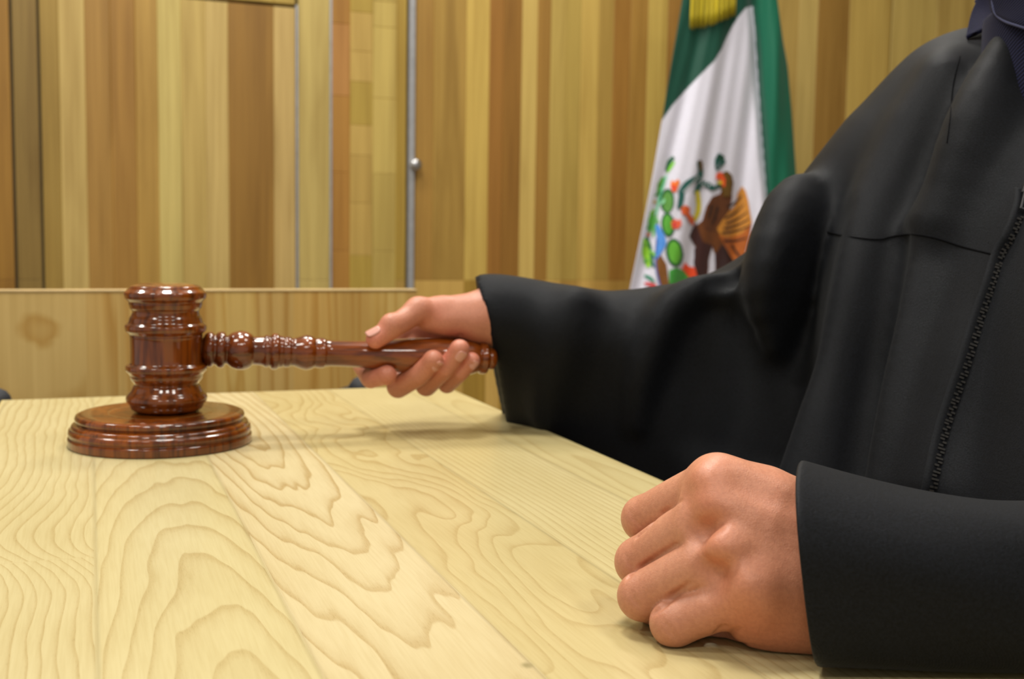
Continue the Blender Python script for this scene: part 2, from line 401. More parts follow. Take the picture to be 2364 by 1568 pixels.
for (a, b, *c) in strips:
    x0, x1 = float(wx(a)), float(wx(b)); isdoor = 97 <= a < 689-1
    lowc = var((172, 140, 72), 22) if a > 0 else var(c)
    if a < 940: lowc = var(c, 10)
    if isdoor:
        door.append((x0, x1, ZF+.01, ZD-.004, c))
        items.append((x0, x1, ZD+.004, ZC, var((168, 142, 80), 18)))
    else:
        # butt joints in the mosaic-like strips left of the steel post
        if 765 <= a < 915:
            zs = [float(wz(850, q)) for q in ((0, 60, 225, 400, 580, 700) if a != 808 else (30, 120, 190, 290, 360, 470, 590, 700))]
            zs = [ZC]+zs+[ZF]
            for k in range(len(zs)-1): items.append((x0, x1, zs[k+1], zs[k], var(c, 9)))
        else:
            items.append((x0, x1, ZR, ZC, c)); items.append((x0, x1, ZF, ZR, lowc if a > 940 else var(c, 6)))
me = plank_mesh(items, YW); o = link('wall_back', me, WP, smooth=False); tag(o, 'wall clad in vertical wood planks of mixed honey and brown tones', 'wall', kind='structure')
# solid wall behind the cladding (dark gaps show it)
bm = bmesh.new(); box(bm, (-3.2, YW+.0175, ZF), (4.2, YW+.12, ZC)); x = bmobj('wall_core', bm, plain('dark_gap', lin(92, 82, 62), .8), o)
me = plank_mesh(door, YW-.002, .02); dr = link('door_1', me, WP, smooth=False); tag(dr, 'flush plank door set in the wooden wall left of the steel post', 'door', kind='structure')
MST = plain('brushed_steel', lin(170, 170, 172), .35, Metallic=.55)
xa, xb = float(wx(941)), float(wx(955))
bm = bmesh.new(); box(bm, (xa, YW-.012, ZF), (xb, YW+.016, ZC)); tr = bmobj('trim_1', bm, MST, None, bevel=.002); tag(tr, 'thin grey metal strip running up the plank wall', 'trim', kind='structure')
q = ony(963, 380, YW-.03)
lathe('lock_knob', q+np.array([0, .04, 0]), q, [(0, .004), (.001, .013), (.006, .013), (.008, .008), (.02, .008), (.023, .014), (.034, .015), (.038, .011), (.040, .002)], plain('chrome', lin(190, 190, 192), .2, Metallic=.9), tr, 32)
# grey joint lines (thin steel beads)
tn = 2
for px in (685.5, 763.5):
    xx = float(wx(px)); bm = bmesh.new(); box(bm, (xx-.0026, YW-.003, ZF), (xx+.0026, YW+.016, float(wz(px, 12)) if px < 700 else ZC)); o = bmobj('trim_%d' % tn, bm, MST, None)
    tag(o, 'hairline metal bead beside the plank door' if tn == 2 else 'second hairline metal bead, nearer the steel strip', 'trim', kind='structure'); tn += 1
MF = plain('floor_vinyl', lin(120, 104, 84), .45); MC = plain('ceiling_paint', lin(215, 212, 205), .8)
bm = bmesh.new(); box(bm, (-3.2, -3.5, ZF-.1), (4.2, YW+.12, ZF)); tag(bmobj('floor', bm, MF), 'smooth brown floor', 'floor', kind='structure')
bm = bmesh.new(); box(bm, (-3.2, -3.5, ZC), (4.2, YW+.12, ZC+.1)); tag(bmobj('ceiling', bm, MC), 'pale ceiling', 'ceiling', kind='structure')
bm = bmesh.new(); box(bm, (4.2, -3.5, ZF), (4.3, YW+.12, ZC)); tag(bmobj('wall_right', bm, plain('wall_paint', lin(190, 170, 130), .8)), 'plain wall', 'wall', kind='structure')

# ------------------------------------------------------------------ veneered desk panel behind the table
YP = 1.52; zt = float((ony(480, 674, YP))[2]); xe = float(ony(962, 700, YP)[0])
xs = np.linspace(-.55, xe, 260); zs = np.linspace(ZF, zt, 170); X, Z = np.meshgrid(xs, zs); x = X.ravel(); z = Z.ravel()
nn = lambda sx, sz, o, oc=3: fbm(np.stack([x*sx+o, z*sz+o, np.full_like(x, o*.3)], 1), oc)
xk = float(ony(90, 800, YP)[0]); zk = float(ony(90, 800, YP)[2])
edge = float(ony(205, 800, YP)[0]); e2 = float(ony(20, 800, YP)[0])
blob = np.sqrt(((x-xk)*13)**2+((z-zk-.02)*11)**2)+.16*nn(45, 45, 3)+.18; st = x*42+2.6*nn(9, 1.0, 6)+1.2*nn(34, 1.5, 9)
ring = np.where((x < edge) & (x > e2-.02), blob*1.0+.5, st)+50
cc = np.array([lin(206, 172, 104), lin(210, 172, 98), lin(200, 162, 90), lin(214, 182, 108)])[(np.floor((x-edge)/.052).astype(int)) % 4]
cc[(x < edge) & (x > e2-.02)] = lin(210, 180, 114)
a = np.arange(259*169); i = a//259; j = a % 259; a = i*260+j
me = mesh('panel_face', np.stack([x, np.full_like(x, YP), z], 1), np.stack([a, a+1, a+261, a+260], 1)); setcol(me, cc); setval(me, ring, 'ring')
dk = empty('wooden_desk', (.0, YP, ZF)); tag(dk, 'low honey coloured wooden desk front standing behind the table, before the plank wall', 'desk')
link('front_panel', me, panel_mat(), dk)
bm = bmesh.new(); box(bm, (-.55, YP+.0005, ZF), (xe, YP+.022, zt)); box(bm, (-.55, YP+.02, zt-.24), (xe-.01, YP+.45, zt-.215)); box(bm, (xe-.02, YP+.02, ZF), (xe, YP+.45, zt-.215)); box(bm, (-.55, YP+.02, ZF), (-.53, YP+.45, zt-.215))
bmobj('desk_body', bm, plain('desk_wood', lin(182, 150, 90), .5), dk)
bm = bmesh.new(); box(bm, (-.55, YP-.001, zt), (xe, YP+.022, zt+.003)); bmobj('edge_band', bm, plain('edge_band', lin(196, 168, 116), .4), dk, bevel=.001)

# ------------------------------------------------------------------ low black tub chair between table and desk
MB = cloth_mat('black_upholstery', lin(30, 30, 32), .6, .1)
ch = empty('tub_chair', (.12, 1.36, ZF)); tag(ch, 'low black chair behind the table, only its arm tips showing over the edge', 'chair')
zc_ = lambda px, py, Y: float(ony(px, py, Y)[2])
Yc = 1.30; xl = float(ony(-8, 915, Yc)[0]); xr_ = float(ony(835, 885, Yc)[0]); zl = zc_(0, 902, Yc); zr = zc_(830, 874, Yc)
pts = [(xl, Yc, zl-.012), (xl-.0, Yc+.06, zl-.03), (xl+.05, Yc+.13, zl-.05), ((xl+xr_)/2, Yc+.155, zl-.055), (xr_-.05, Yc+.13, zl-.05), (xr_, Yc+.06, zl-.03), (xr_, Yc, zr-.012)]
sp = spline(pts, 60); V_, F_ = tube(sp, [.015]*60, 14)
link('arm_rim', mesh('arm_rim', V_, F_), MB, ch)
v = []; f = []
for s_ in sp:
    for k in range(2): v.append((s_[0], s_[1], s_[2] if k == 0 else -.35))
for i in range(59): f.append((2*i, 2*i+1, 2*i+3, 2*i+2))
o = link('shell', mesh('shell', v, f), MB, ch); md = o.modifiers.new('s', 'SOLIDIFY'); md.thickness = .014; md.offset = 0
bm = bmesh.new(); box(bm, (xl+.012, Yc-.02, -.37), (xr_-.012, Yc+.12, -.30)); bmobj('seat', bm, MB, ch, True, .015)
for sx in (xl+.03, xr_-.03):
    for sy in (Yc, Yc+.11):
        lathe('leg', (sx, sy, -.37), (sx, sy, ZF), [(0, .014), (.1, .013), (.38, .010)], plain('black_leg', lin(22, 22, 22), .4), ch, 20)

# ------------------------------------------------------------------ sound block and gavel
bc = onz(373, 1021)[:2]
def bz(z, r): return (z, r)
lathe_block = [(0, .060), (0, .0690), (.0012, .0698), (.0062, .0698), (.0070, .0692), (.0076, .0682), (.0086, .0682), (.0092, .0692), (.0110, .0694), (.0132, .0686),
               (.0140, .0672), (.0148, .0674), (.0166, .0664), (.0176, .0640), (.0182, .0626), (.0188, .0628), (.0196, .0640), (.0216, .0643), (.0236, .0634), (.0246, .0612), (.0250, .058), (.0250, .040), (.0246, .0385), (.0246, .01), (.0246, .0005)]
o = lathe('sound_block', (bc[0], bc[1], 0), (bc[0], bc[1], .03), lathe_block, MW)
tag(o, 'round stepped dark varnished sound block lying on the table under the gavel head', 'sound block')
gav = empty('gavel', (bc[0], bc[1], .025)); tag(gav, 'glossy reddish brown wooden gavel with turned rings, held over its sound block', 'gavel')
hx = P(383, 805, .893)
s_ = .893/F/2.955
prof = [(200, 240), (206, 246), (225, 268), (245, 270), (265, 266), (283, 246), (292, 240), (302, 242), (318, 238), (332, 234), (345, 220), (360, 218), (380, 224), (398, 236), (418, 241), (430, 246), (446, 266), (466, 269), (485, 264), (503, 243), (512, 238), (524, 240), (532, 237),
        (600, 236), (700, 237), (708, 243), (722, 266), (740, 269), (758, 264), (774, 246), (786, 240), (800, 238), (818, 232), (832, 218), (848, 208), (862, 222), (880, 230), (900, 240), (918, 256), (936, 266), (956, 267), (974, 256), (988, 244), (1004, 240), (1020, 230), (1034, 205), (1036, 40), (1036, 2)]
zt_ = .123; k = (zt_-.0250)/((1036-188)*s_)
pr = [((y-188)*s_*k, r*s_*1.0) for y, r in prof]
pr = [(-.0032, .0005), (-.0031, .012), (-.0022, .021), (-.0008, .0262)]+pr
pr = [(a+.0032, b) for a, b in pr]; zz = zt_+.0032
tilt = np.array([-.0, 0, 1.])
head_top = np.array([bc[0]+.0045, bc[1], zz]); head_bot = np.array([bc[0]+.0045, bc[1], .0246])
lathe('head', head_top, head_bot, pr, MW, gav)
hz = float(P(480, 806, .893)[2])
HA = np.array([bc[0]+.0045+.022, bc[1], hz+.000]); HE = P(1136, 828, .958)
L = np.linalg.norm(HE-HA); tdir = (HE-HA)/L
def ax_at(px):                                           # distance along the handle seen at pixel column px
    lo_, hi_ = 0, L*1.05
    for _ in range(40):
        m_ = (lo_+hi_)/2; w = M.T@(HA+tdir*m_-C0); u = CX+F*w[0]/w[2]
        if u < px: lo_ = m_
        else: hi_ = m_
    w = M.T@(HA+tdir*lo_-C0); return lo_, w[2]
hp = [(1060, 24), (1085, 26), (1100, 36), (1120, 41), (1140, 43), (1155, 41), (1165, 37), (1175, 37), (1190, 42), (1215, 44.5), (1235, 42), (1247, 35), (1255, 34), (1265, 37), (1290, 43), (1330, 47), (1365, 47), (1395, 44), (1420, 39), (1432, 34), (1445, 34), (1490, 35), (1505, 36), (1515, 39), (1535, 39), (1545, 37), (1555, 42),
      (1572, 44.5), (1598, 43), (1610, 39), (1630, 38), (1640, 36), (1655, 38), (1680, 37), (1690, 34), (1715, 34), (1730, 36), (1760, 40), (1795, 43), (1830, 40), (1855, 35), (1865, 36), (1890, 37), (1915, 36), (1925, 33), (1960, 31), (2050, 31), (2150, 32), (2250, 34), (2350, 37), (2450, 41), (2550, 44), (2680, 46), (2750, 46), (2850, 44), (2920, 40), (2960, 35), (2968, 33), (2976, 37), (2990, 38), (3010, 38), (3022, 36), (3028, 28), (3036, 26), (3050, 27), (3070, 25), (3085, 19), (3093, 8), (3095, 1)]
pr = []
for zx, r in hp:
    s, d = ax_at(100+zx/2.955); pr.append((s, r*d/F*(.97)))
pr = [(-.012, .007)]+pr
lathe('handle', HA, HE, pr, MWX, gav, 64)

# ------------------------------------------------------------------ flag
YG = 2.45
def flag_y(px, py):
    """folds of the hanging cloth: depth offset in metres towards the camera"""
    t = np.clip(py/700., 0, 1.6)
    cx = 1680-110*t; u = (px-cx)/(115+75*t)               # 0 at the middle, fans out downwards
    s = .020*np.cos(u*5.2+.5)+.010*np.cos(u*11+1.3+1.5*t)+.004*np.cos(u*23+3*t)
    s *= (.45+.75*t)
    xb = 1737+(py-15)*.0785                               # crease where the cloth doubles back on the right
    e = (px-xb); s = s-.035*np.exp(-(e/9.)**2)+.03*np.exp(-((e-45)/26.)**2)*(e > 0)
    return -s*.62
L_ed = [(1592, -140), (1582, -60), (1575, 0), (1553, 130), (1530, 270), (1508, 400), (1485, 520), (1450, 690), (1425, 820), (1400, 960), (1385, 1100)]
R_ed = [(1760, -140), (1785, -60), (1795, 0), (1803, 60), (1808, 95), (1818, 150), (1828, 260), (1838, 400), (1850, 560), (1860, 700), (1870, 900), (1875, 1100)]
wb = [(1737, 14), (1722, 18), (1704, 40), (1690, 62), (1676, 90), (1667, 112), (1650, 140), (1632, 158), (1610, 180), (1580, 212), (1552, 244), (1530, 275), (1515, 292), (1300, 500), (1300, 1300), (1812, 1300), (1790, 690), (1770, 460), (1758, 300), (1748, 160), (1742, 60)]
def inpoly(px, py, poly):
    r = np.zeros(px.shape, bool); n = len(poly); j = n-1
    for i in range(n):
        xi, yi = poly[i]; xj, yj = poly[j]
        c = ((yi > py) != (yj > py)) & (px < (xj-xi)*(py-yi)/((yj-yi) or 1e-9)+xi); r ^= c; j = i
    return r
def iy(ed, py): return np.interp(py, [p[1] for p in ed], [p[0] for p in ed])
def flagpos(px, py, off=0.):
    r = (np.stack([px-CX, py-CY, np.full_like(px, F)], -1))@M.T
    Y = YG+flag_y(px, py)-off; return C0+r*(Y/r[..., 1])[..., None]
U, Vv = np.meshgrid(np.linspace(0, 1, 190), np.linspace(-140, 1100, 560))
PX = iy(L_ed, Vv)*(1-U)+iy(R_ed, Vv)*U; PY = Vv
col = np.zeros(PX.shape+(3,)); ss = 0
for ox, oy in ((-.7, -.7), (.7, -.7), (-.7, .7), (.7, .7)): ss = ss+inpoly(PX+ox, PY+oy, wb)/4
strip = np.clip((PX-(1739+(PY-15)*.0785))/3, 0, 1)
col = lin(8, 68, 52)*(1-ss[..., None])+lin(216, 214, 228)*ss[..., None]
col = col*(1-strip[..., None])+lin(10, 98, 72)*strip[..., None]
pos = flagpos(PX, PY); a = np.arange(559*189); i = a//189; j = a % 189; a = i*190+j
me = mesh('cloth', pos.reshape(-1, 3), np.stack([a, a+190, a+191, a+1], 1)); setcol(me, col.reshape(-1, 3))
fg = empty('flag', (float(wx(1680, 300, YG)), YG+.03, ZF)); tag(fg, 'green and white flag with embroidered eagle and gold fringe, before the plank wall', 'flag')
FM = flag_mat('satin_cloth'); fo = link('cloth', me, FM, fg); md = fo.modifiers.new('s', 'SOLIDIFY'); md.thickness = .0012; md.offset = -1
# pole behind the cloth and its foot
fx_ = float(wx(1690, 300, YG+.075)); lathe('pole', (fx_, YG+.085, ZF), (fx_, YG+.085, 1.45), [(0, .014), (2.18, .014), (2.2, .004)], plain('pole_wood', lin(120, 80, 40), .4), fg, 24)
lathe('pole_foot', (fx_, YG+.085, ZF), (fx_, YG+.085, ZF+.06), [(0, .12), (.012, .12), (.02, .10), (.04, .04), (.06, .03)], plain('brass_foot', lin(150, 120, 60), .3, Metallic=.8), fg, 48)
# embroidery: every shape is a patch of stitches lying on the cloth (zoom coordinates of the emblem, 2.178 px per pixel)
def zp(l): return [(1350+x/2.178, y/2.178) for x, y in l]
def patch(shapes, name, parent, off, seed=0):
    V = []; Fq = []; Cc = []; step = 1.25
    for poly, rgb, j in shapes:
        poly = zp(poly); xs = [p[0] for p in poly]; ys = [p[1] for p in poly]
        gx, gy = np.meshgrid(np.arange(min(xs), max(xs)+step, step), np.arange(min(ys), max(ys)+step, step))
        m = inpoly(gx+step/2, gy+step/2, poly)
        if not m.any(): continue
        base = lin(*rgb); pz = flagpos(gx, gy, off); pz2 = flagpos(gx+step, gy, off); pz3 = flagpos(gx+step, gy+step, off); pz4 = flagpos(gx, gy+step, off)
        t = RNG.uniform(1-j, 1+j, m.sum())
        q = np.stack([pz[m], pz4[m], pz3[m], pz2[m]], 1).reshape(-1, 3); o = sum(len(v) for v in V); off += .00012
        V.append(q); Fq.append(np.arange(len(q)).reshape(-1, 4)+o); Cc.append(np.repeat(base[None]*t[:, None], 4, 0))
    me = mesh(name, np.concatenate(V), np.concatenate(Fq)); setcol(me, np.concatenate(Cc))
    return link(name, me, FM, parent, smooth=False)
def circ(x, y, rx, ry=None, n=18, rot=0.):
    ry = ry or rx; c, s = math.cos(rot), math.sin(rot)
    return [(x+rx*math.cos(a)*c-ry*math.sin(a)*s, y+rx*math.cos(a)*s+ry*math.sin(a)*c) for a in [2*math.pi*i/n for i in range(n)]]
def stroke(pts, w):
    p = spline(pts, 24); l = []; r = []
    ws = np.interp(np.linspace(0, 1, 24), np.linspace(0, 1, len(w)), w) if hasattr(w, '__len__') else [w]*24
    for i in range(24):
        t = p[min(i+1, 23)]-p[max(i-1, 0)]; n = np.array([-t[1], t[0]])/(np.linalg.norm(t)+1e-9); l.append(tuple(p[i]+n*ws[i])); r.append(tuple(p[i]-n*ws[i]))
    return l+r[::-1]
GD, GL, GM_, OR, RD, BK, BR, DB, OC, YE, BL, TE, WH = (15, 82, 40), (132, 176, 66), (86, 142, 60), (236, 120, 40), (222, 70, 40), (40, 24, 20), (105, 58, 22), (60, 30, 28), (196, 130, 48), (212, 186, 50), (76, 140, 220), (28, 84, 76), (232, 232, 240)
eag = [([(700, 930), (735, 940), (742, 985), (730, 1060), (760, 1120), (835, 1150), (825, 1190), (808, 1260), (790, 1310), (745, 1350), (700, 1375), (655, 1360), (655, 1280), (640, 1240), (625, 1300), (620, 1390), (570, 1400), (552, 1330), (560, 1250), (528, 1190), (540, 1150), (590, 1110), (610, 1040), (640, 990), (680, 975)], BR, .35),
       ([(605, 1060), (650, 990), (690, 985), (735, 1000), (720, 1060), (690, 1120), (670, 1160), (620, 1170), (590, 1130)], (92, 50, 22), .4),
       ([(552, 1250), (600, 1220), (650, 1235), (640, 1240), (622, 1300), (615, 1395), (572, 1405), (548, 1330)], DB, .3),
       ([(655, 1280), (690, 1230), (740, 1250), (745, 1340), (700, 1378), (658, 1365)], DB, .35),
       ([(540, 1150), (560, 1120), (580, 1180), (600, 1230), (560, 1240), (525, 1190)], DB, .3),
       ([(790, 935), (808, 960), (822, 1010), (832, 1070), (840, 1120), (832, 1155), (790, 1185), (720, 1210), (690, 1200), (665, 1150), (690, 1110), (720, 1070), (755, 1035), (770, 970)], OC, .25),
       ([(672, 1180), (720, 1195), (790, 1175), (838, 1120), (830, 1180), (812, 1250), (795, 1310), (748, 1350), (735, 1300), (700, 1230)], (170, 90, 30), .4)]
for (a, b) in (((705, 1100), (800, 1030)), ((712, 1125), (820, 1065)), ((700, 1150), (828, 1100)), ((690, 1172), (830, 1135)), ((700, 1212), (815, 1195)), ((720, 1040), (790, 985)), ((640, 1030), (620, 1100)), ((670, 1040), (640, 1130)), ((705, 1250), (760, 1330)), ((740, 1230), (790, 1300))):
    eag.append((stroke([a, ((a[0]+b[0])/2, (a[1]+b[1])/2+8), b], [5, 5, 2]), BK, .2))
eag += [([(690, 870), (715, 858), (740, 880), (748, 920), (738, 985), (700, 990), (680, 940), (700, 925)], (98, 70, 20), .4),
        ([(660, 880), (672, 866), (692, 868), (708, 905), (704, 945), (690, 930), (678, 900), (660, 905)], (228, 84, 38), .15), (circ(680, 918, 14, 10), YE, .1),
        ([(484, 1045), (505, 1030), (530, 1045), (528, 1075), (552, 1100), (548, 1135), (528, 1120), (510, 1085), (488, 1075)], (205, 88, 38), .25)]
snk = [(stroke([(570, 812), (582, 850), (575, 890), (520, 920), (490, 960), (485, 1000), (475, 1050)], [8, 14, 16, 15, 16, 15, 12]), TE, .3),
       (stroke([(578, 806), (584, 830), (584, 860)], [8, 12, 6]), (92, 66, 28), .3),
       (stroke([(560, 975), (580, 925), (620, 930), (640, 945), (672, 935), (690, 910)], [14, 14, 15, 13, 10, 6]), TE, .3),
       (stroke([(565, 960), (572, 1010), (570, 1060), (550, 1110)], [10, 13, 13, 9]), (206, 190, 50), .15),
       (stroke([(685, 775), (670, 805), (665, 850), (690, 820), (708, 810)], [12, 16, 6, 12, 6]), TE, .3), (circ(684, 793, 20, 16), (22, 70, 52), .3)]
for k_ in range(9): snk.append((circ(500+k_*9-(k_ > 5)*2, 962-k_*9, 3.5), WH, .1))
for k_ in range(6): snk.append((circ(585+k_*14, 918+(k_ % 2)*14, 4), WH, .1))
cac = [(circ(415, 1010, 36, 62, rot=.05), GD, .2), (circ(417, 1015, 26, 52), GM_, .2), (circ(418, 1130, 34, 62, rot=-.1), GD, .2), (circ(418, 1130, 23, 50, rot=-.1), (84, 160, 50), .2),
       (circ(452, 1270, 44, 72, rot=-.15), GD, .2), (circ(452, 1270, 32, 58, rot=-.15), (96, 170, 52), .2),
       ([(424, 1360), (460, 1345), (520, 1370), (548, 1405), (530, 1450), (470, 1470), (425, 1440)], (66, 150, 60), .2),
       ([(436, 905), (452, 915), (466, 900), (480, 915), (472, 930), (460, 965), (440, 965), (430, 935)], OR, .2), (circ(448, 945, 13, 18), RD, .15),
       ([(434, 1120), (452, 1098), (466, 1110), (482, 1100), (488, 1130), (470, 1150), (440, 1150)], (228, 96, 62), .2), (circ(452, 1132, 10, 14), (206, 60, 60), .1),
       ([(488, 1350), (505, 1320), (525, 1340), (552, 1345), (565, 1385), (550, 1405), (520, 1390)], (226, 74, 34), .2)]
wre = [(stroke([(448, 790), (425, 815), (408, 860)], [8, 11, 5]), (20, 92, 56), .2), (stroke([(452, 812), (432, 840), (415, 870)], [4, 8, 3]), (130, 210, 60), .1),
       (stroke([(395, 890), (380, 930), (368, 980)], [6, 14, 5]), (84, 164, 52), .2), (stroke([(412, 880), (392, 940), (372, 1010), (360, 1080)], [3, 6, 6, 4]), (120, 216, 168), .1),
       (stroke([(345, 1060), (335, 1110), (325, 1170)], [6, 17, 5]), (84, 174, 56), .2), (stroke([(362, 1080), (350, 1130), (345, 1190)], [4, 9, 4]), (96, 180, 84), .2),
       (stroke([(362, 1130), (378, 1180), (388, 1220), (372, 1260), (352, 1300)], [8, 20, 22, 18, 10]), BL, .12),
       (stroke([(312, 1190), (322, 1240), (332, 1300), (345, 1345)], [6, 14, 12, 4]), (26, 104, 60), .25),
       (stroke([(300, 1200), (308, 1270), (320, 1345)], [5, 20, 8]), (146, 206, 54), .15), (circ(320, 1180, 10), (188, 96, 50), .3), (circ(352, 1015, 9), (190, 160, 90), .3),
       ([(358, 1310), (382, 1280), (412, 1330), (425, 1440), (385, 1450), (362, 1380)], (120, 74, 26), .35),
       (stroke([(300, 1385), (330, 1400), (350, 1420)], [6, 9, 4]), (30, 130, 96), .2), (stroke([(300, 1425), (330, 1430), (360, 1440)], [5, 9, 9]), (206, 60, 62), .2), (stroke([(362, 1200), (356, 1330), (380, 1440)], 4), (70, 96, 170), .2)]
for a_, b_, c_ in (((392, 905), (372, 925), (96, 170, 60)), ((380, 960), (352, 985), (60, 140, 60)), ((352, 1050), (328, 1075), (120, 190, 60)), ((350, 1100), (372, 1120), (110, 180, 110)),
                  ((330, 1120), (312, 1150), (70, 150, 56)), ((322, 1215), (298, 1235), (110, 180, 60)), ((330, 1260), (352, 1290), (130, 196, 80)), ((318, 1300), (296, 1320), (96, 170, 60)), ((400, 1000), (378, 1030), (140, 206, 160))):
    wre.append((stroke([a_, ((a_[0]+b_[0])/2+4, (a_[1]+b_[1])/2), b_], [3, 8, 3]), c_, .2))
em = patch(wre, 'emblem', fg, .0012); em['label'] = 'embroidered leafy wreath with blue water'
for nm, sh, of, lb in (('cactus', cac, .0016, 'green cactus with red fruit'), ('snake', snk, .0024, 'teal and yellow snake'), ('eagle', eag, .0020, 'brown eagle with ochre wing')):
    patch(sh, nm, em, of)['label'] = lb
# gold fringe bow hanging from the pole over the green cloth
GF = flag_mat('gold_thread'); V_ = []; F_ = []; cl = []
for k_ in range(64):
    u = k_/63.; x0 = 1604+u*96; x1 = 1592+u*106; yb = 66-u*26+4*math.sin(u*5)+random.uniform(-4, 4); w = 2.0; o = len(V_)
    pts = [flagpos(np.array([x0+(x1-x0)*q+random.uniform(-.5, .5)]), np.array([-130+(yb+130)*q]), .012+.006*math.sin(k_*.9))[0] for q in np.linspace(0, 1, 7)]
    tv, tf = tube(pts, [.0012, .0013, .0013, .0013, .0013, .0013, .0006], 6)
    F_ += [tuple(i+o for i in q) for q in tf]; V_ += list(tv); cl += [lin(190, 170, 26)*random.uniform(.7, 1.25)]*len(tv)
me = mesh('fringe', V_, F_); setcol(me, np.array(cl)); o = link('gold_fringe', me, GF, fg); tag(o, kind='stuff', label='yellow gold thread fringe')

# ------------------------------------------------------------------ the person
per = empty('person', (.66, .58, ZF)); tag(per, 'person in a black zipped robe gripping the gavel, other fist resting on the table', 'person')
SK = skin_mat()
def basis(*pts): return [P(*p) for p in pts]
# ---- near fist
def near_hand():
    lo = np.array([.17, .33, -.004]); hi = np.array([.37, .52, .092]); h = .00072
    H = Field(lo, hi, h)
    mc = [((1655, 1122, .476), (1990, 1232, .478)), ((1640, 1190, .466), (1990, 1275, .470)), ((1662, 1282, .458), (1990, 1325, .462)), ((1712, 1375, .455), (1990, 1378, .458))]
    rm = [(.0106, .0128), (.0104, .0126), (.0100, .0124), (.0098, .0126)]
    for (a, b), (ra, rb) in zip(mc, rm): H.cap(P(*a), P(*b), ra, rb, k=.020)
    H.cap(P(1668, 1120, .4755), P(1765, 1138, .4755), .0103, .0103, k=.008)
    for i_ in range(3):
        (a, b), (a2, b2) = mc[i_], mc[i_+1]; m1 = [(p+q)/2 for p, q in zip(a, a2)]; m2 = [(p+q)/2 for p, q in zip(b, b2)]
        H.cap(P(m1[0]+75, m1[1]+5, m1[2]+.0004), P(*m2), .0100, .0122, k=.010)
    H.cap(P(1765, 1350, .4590), P(1960, 1368, .4615), .0110, .0122, k=.010)
    # second layer of flesh on the palm side, heel of the hand, base of the thumb
    for (a, b), (ra, rb) in zip(mc, rm): H.cap(P(a[0]+30, a[1]+12, a[2]+.014), P(b[0], b[1], b[2]+.008), .0105, .014, k=.012)
    H.cap(P(1745, 1420, .458), P(1990, 1440, .456), .0115, .0150, k=.012)
    H.cap(P(1790, 1432, .466), P(1980, 1425, .470), .012, .015, k=.010)
    H.cap(P(1650, 1448, .478), P(1790, 1455, .470), .0095, .010, k=.006)
    # thumb tucked behind
    H.chain(basis((1930, 1230, .492), (1770, 1190, .505), (1640, 1230, .515), (1560, 1262, .522)), [.015, .012, .010, .008], k=.008)
    # fingers
    fin = [[(1650, 1118, .476), (1489, 1197, .506), (1545, 1245, .523), (1620, 1262, .512)],
           [(1640, 1190, .466), (1477, 1297, .492), (1535, 1345, .512), (1612, 1345, .504)],
           [(1662, 1282, .458), (1483, 1376, .476), (1545, 1415, .499), (1622, 1400, .494)],
           [(1712, 1375, .455), (1556, 1438, .461), (1610, 1450, .482), (1680, 1432, .482)]]
    rf = [[.0112, .0100, .0088, .0075], [.0114, .0103, .0090, .0078], [.0110, .0099, .0088, .0075], [.0104, .0093, .0080, .0068]]
    G = Field(lo, hi, h)
    for f_, r_ in zip(fin, rf):
        Fg = Field(lo, hi, h); q = basis(*f_)
        mid = (q[0]+q[1])/2
        Fg.chain([q[0], mid, q[1], q[2], q[3]], [r_[0], (r_[0]+r_[1])/2+.0002, r_[1], r_[2], r_[3]], k=.002)
        Fg.ell(q[1]+(q[1]-mid)*.02, [r_[1]*.99]*3, k=.003)
        G.join(Fg, .0005)
    H.join(G, .0032)
    # knuckle heads and the dips between them
    for (px, py, d, r) in ((1655, 1114, .4715, .0082), (1652, 1185, .4625, .0095), (1675, 1275, .4540, .0090), (1735, 1368, .4510, .0090)):
        H.ell(P(px, py, d), [r]*3, k=.010)
    for (px, py, d, r) in ((1600, 1165, .4555, .005), (1612, 1245, .4475, .004), (1640, 1330, .440, .0045)):
        H.ell(P(px, py, d), [r]*3, k=.012, op='sub')
    # tendons and a vein
    H.cap(P(1700, 1180, .4580), P(1900, 1260, .456), .0026, .002, k=.011); H.cap(P(1700, 1110, .468), P(1900, 1210, .4665), .0026, .002, k=.011)
    H.cap(P(1720, 1275, .4525), P(1900, 1310, .4505), .0024, .002, k=.009)
    H.chain(basis((1760, 1220, .4545), (1800, 1260, .4510), (1870, 1270, .4495)), [.0014, .0013, .001], k=.005)
    # heel creases below the little finger
    for a, b in (((1640, 1470, .446), (1668, 1448, .436)), ((1672, 1490, .446), (1690, 1462, .436)), ((1700, 1505, .446), (1708, 1478, .437))):
        H.cap(P(*a), P(*b), .0010, .0004, k=.003, op='sub')
    # forearm stub inside the cuff
    H.cap(P(1985, 1318, .464), P(2200, 1345, .462), .0255, .0245, k=.012)
    # creases between the fingers and hollows between the knuckles, pressed into the skin surface
    V, Q = H.mesh(); bv = BVHTree.FromPolygons([tuple(x) for x in V.tolist()], [tuple(q) for q in Q.tolist()])
    def sf(px, py, dz=0.):
        rr = Vector(ray(px, py)).normalized(); q = bv.ray_cast(Vector(C0), rr); return np.array(q[0]+rr*dz)
    for pts, rs, k in ((((1470, 1240), (1500, 1213), (1535, 1185), (1572, 1156)), (.0007, .0011, .0011, .0003), .0016),
                       (((1450, 1334), (1480, 1312), (1518, 1286), (1562, 1256)), (.0007, .0011, .0011, .0003), .0016),
                       (((1508, 1416), (1528, 1400), (1556, 1376), (1590, 1348)), (.0009, .0015, .0015, .0004), .0018)):
        H.chain([sf(a, b, .0001) for a, b in pts], rs, k=k, op='sub', n=12)
    for px, py, r_, k in ((1622, 1142, .0042, .010), (1632, 1222, .0050, .011), (1650, 1316, .0045, .011)):
        H.ell(sf(px, py, -.0012), [r_]*3, k=k, op='sub')
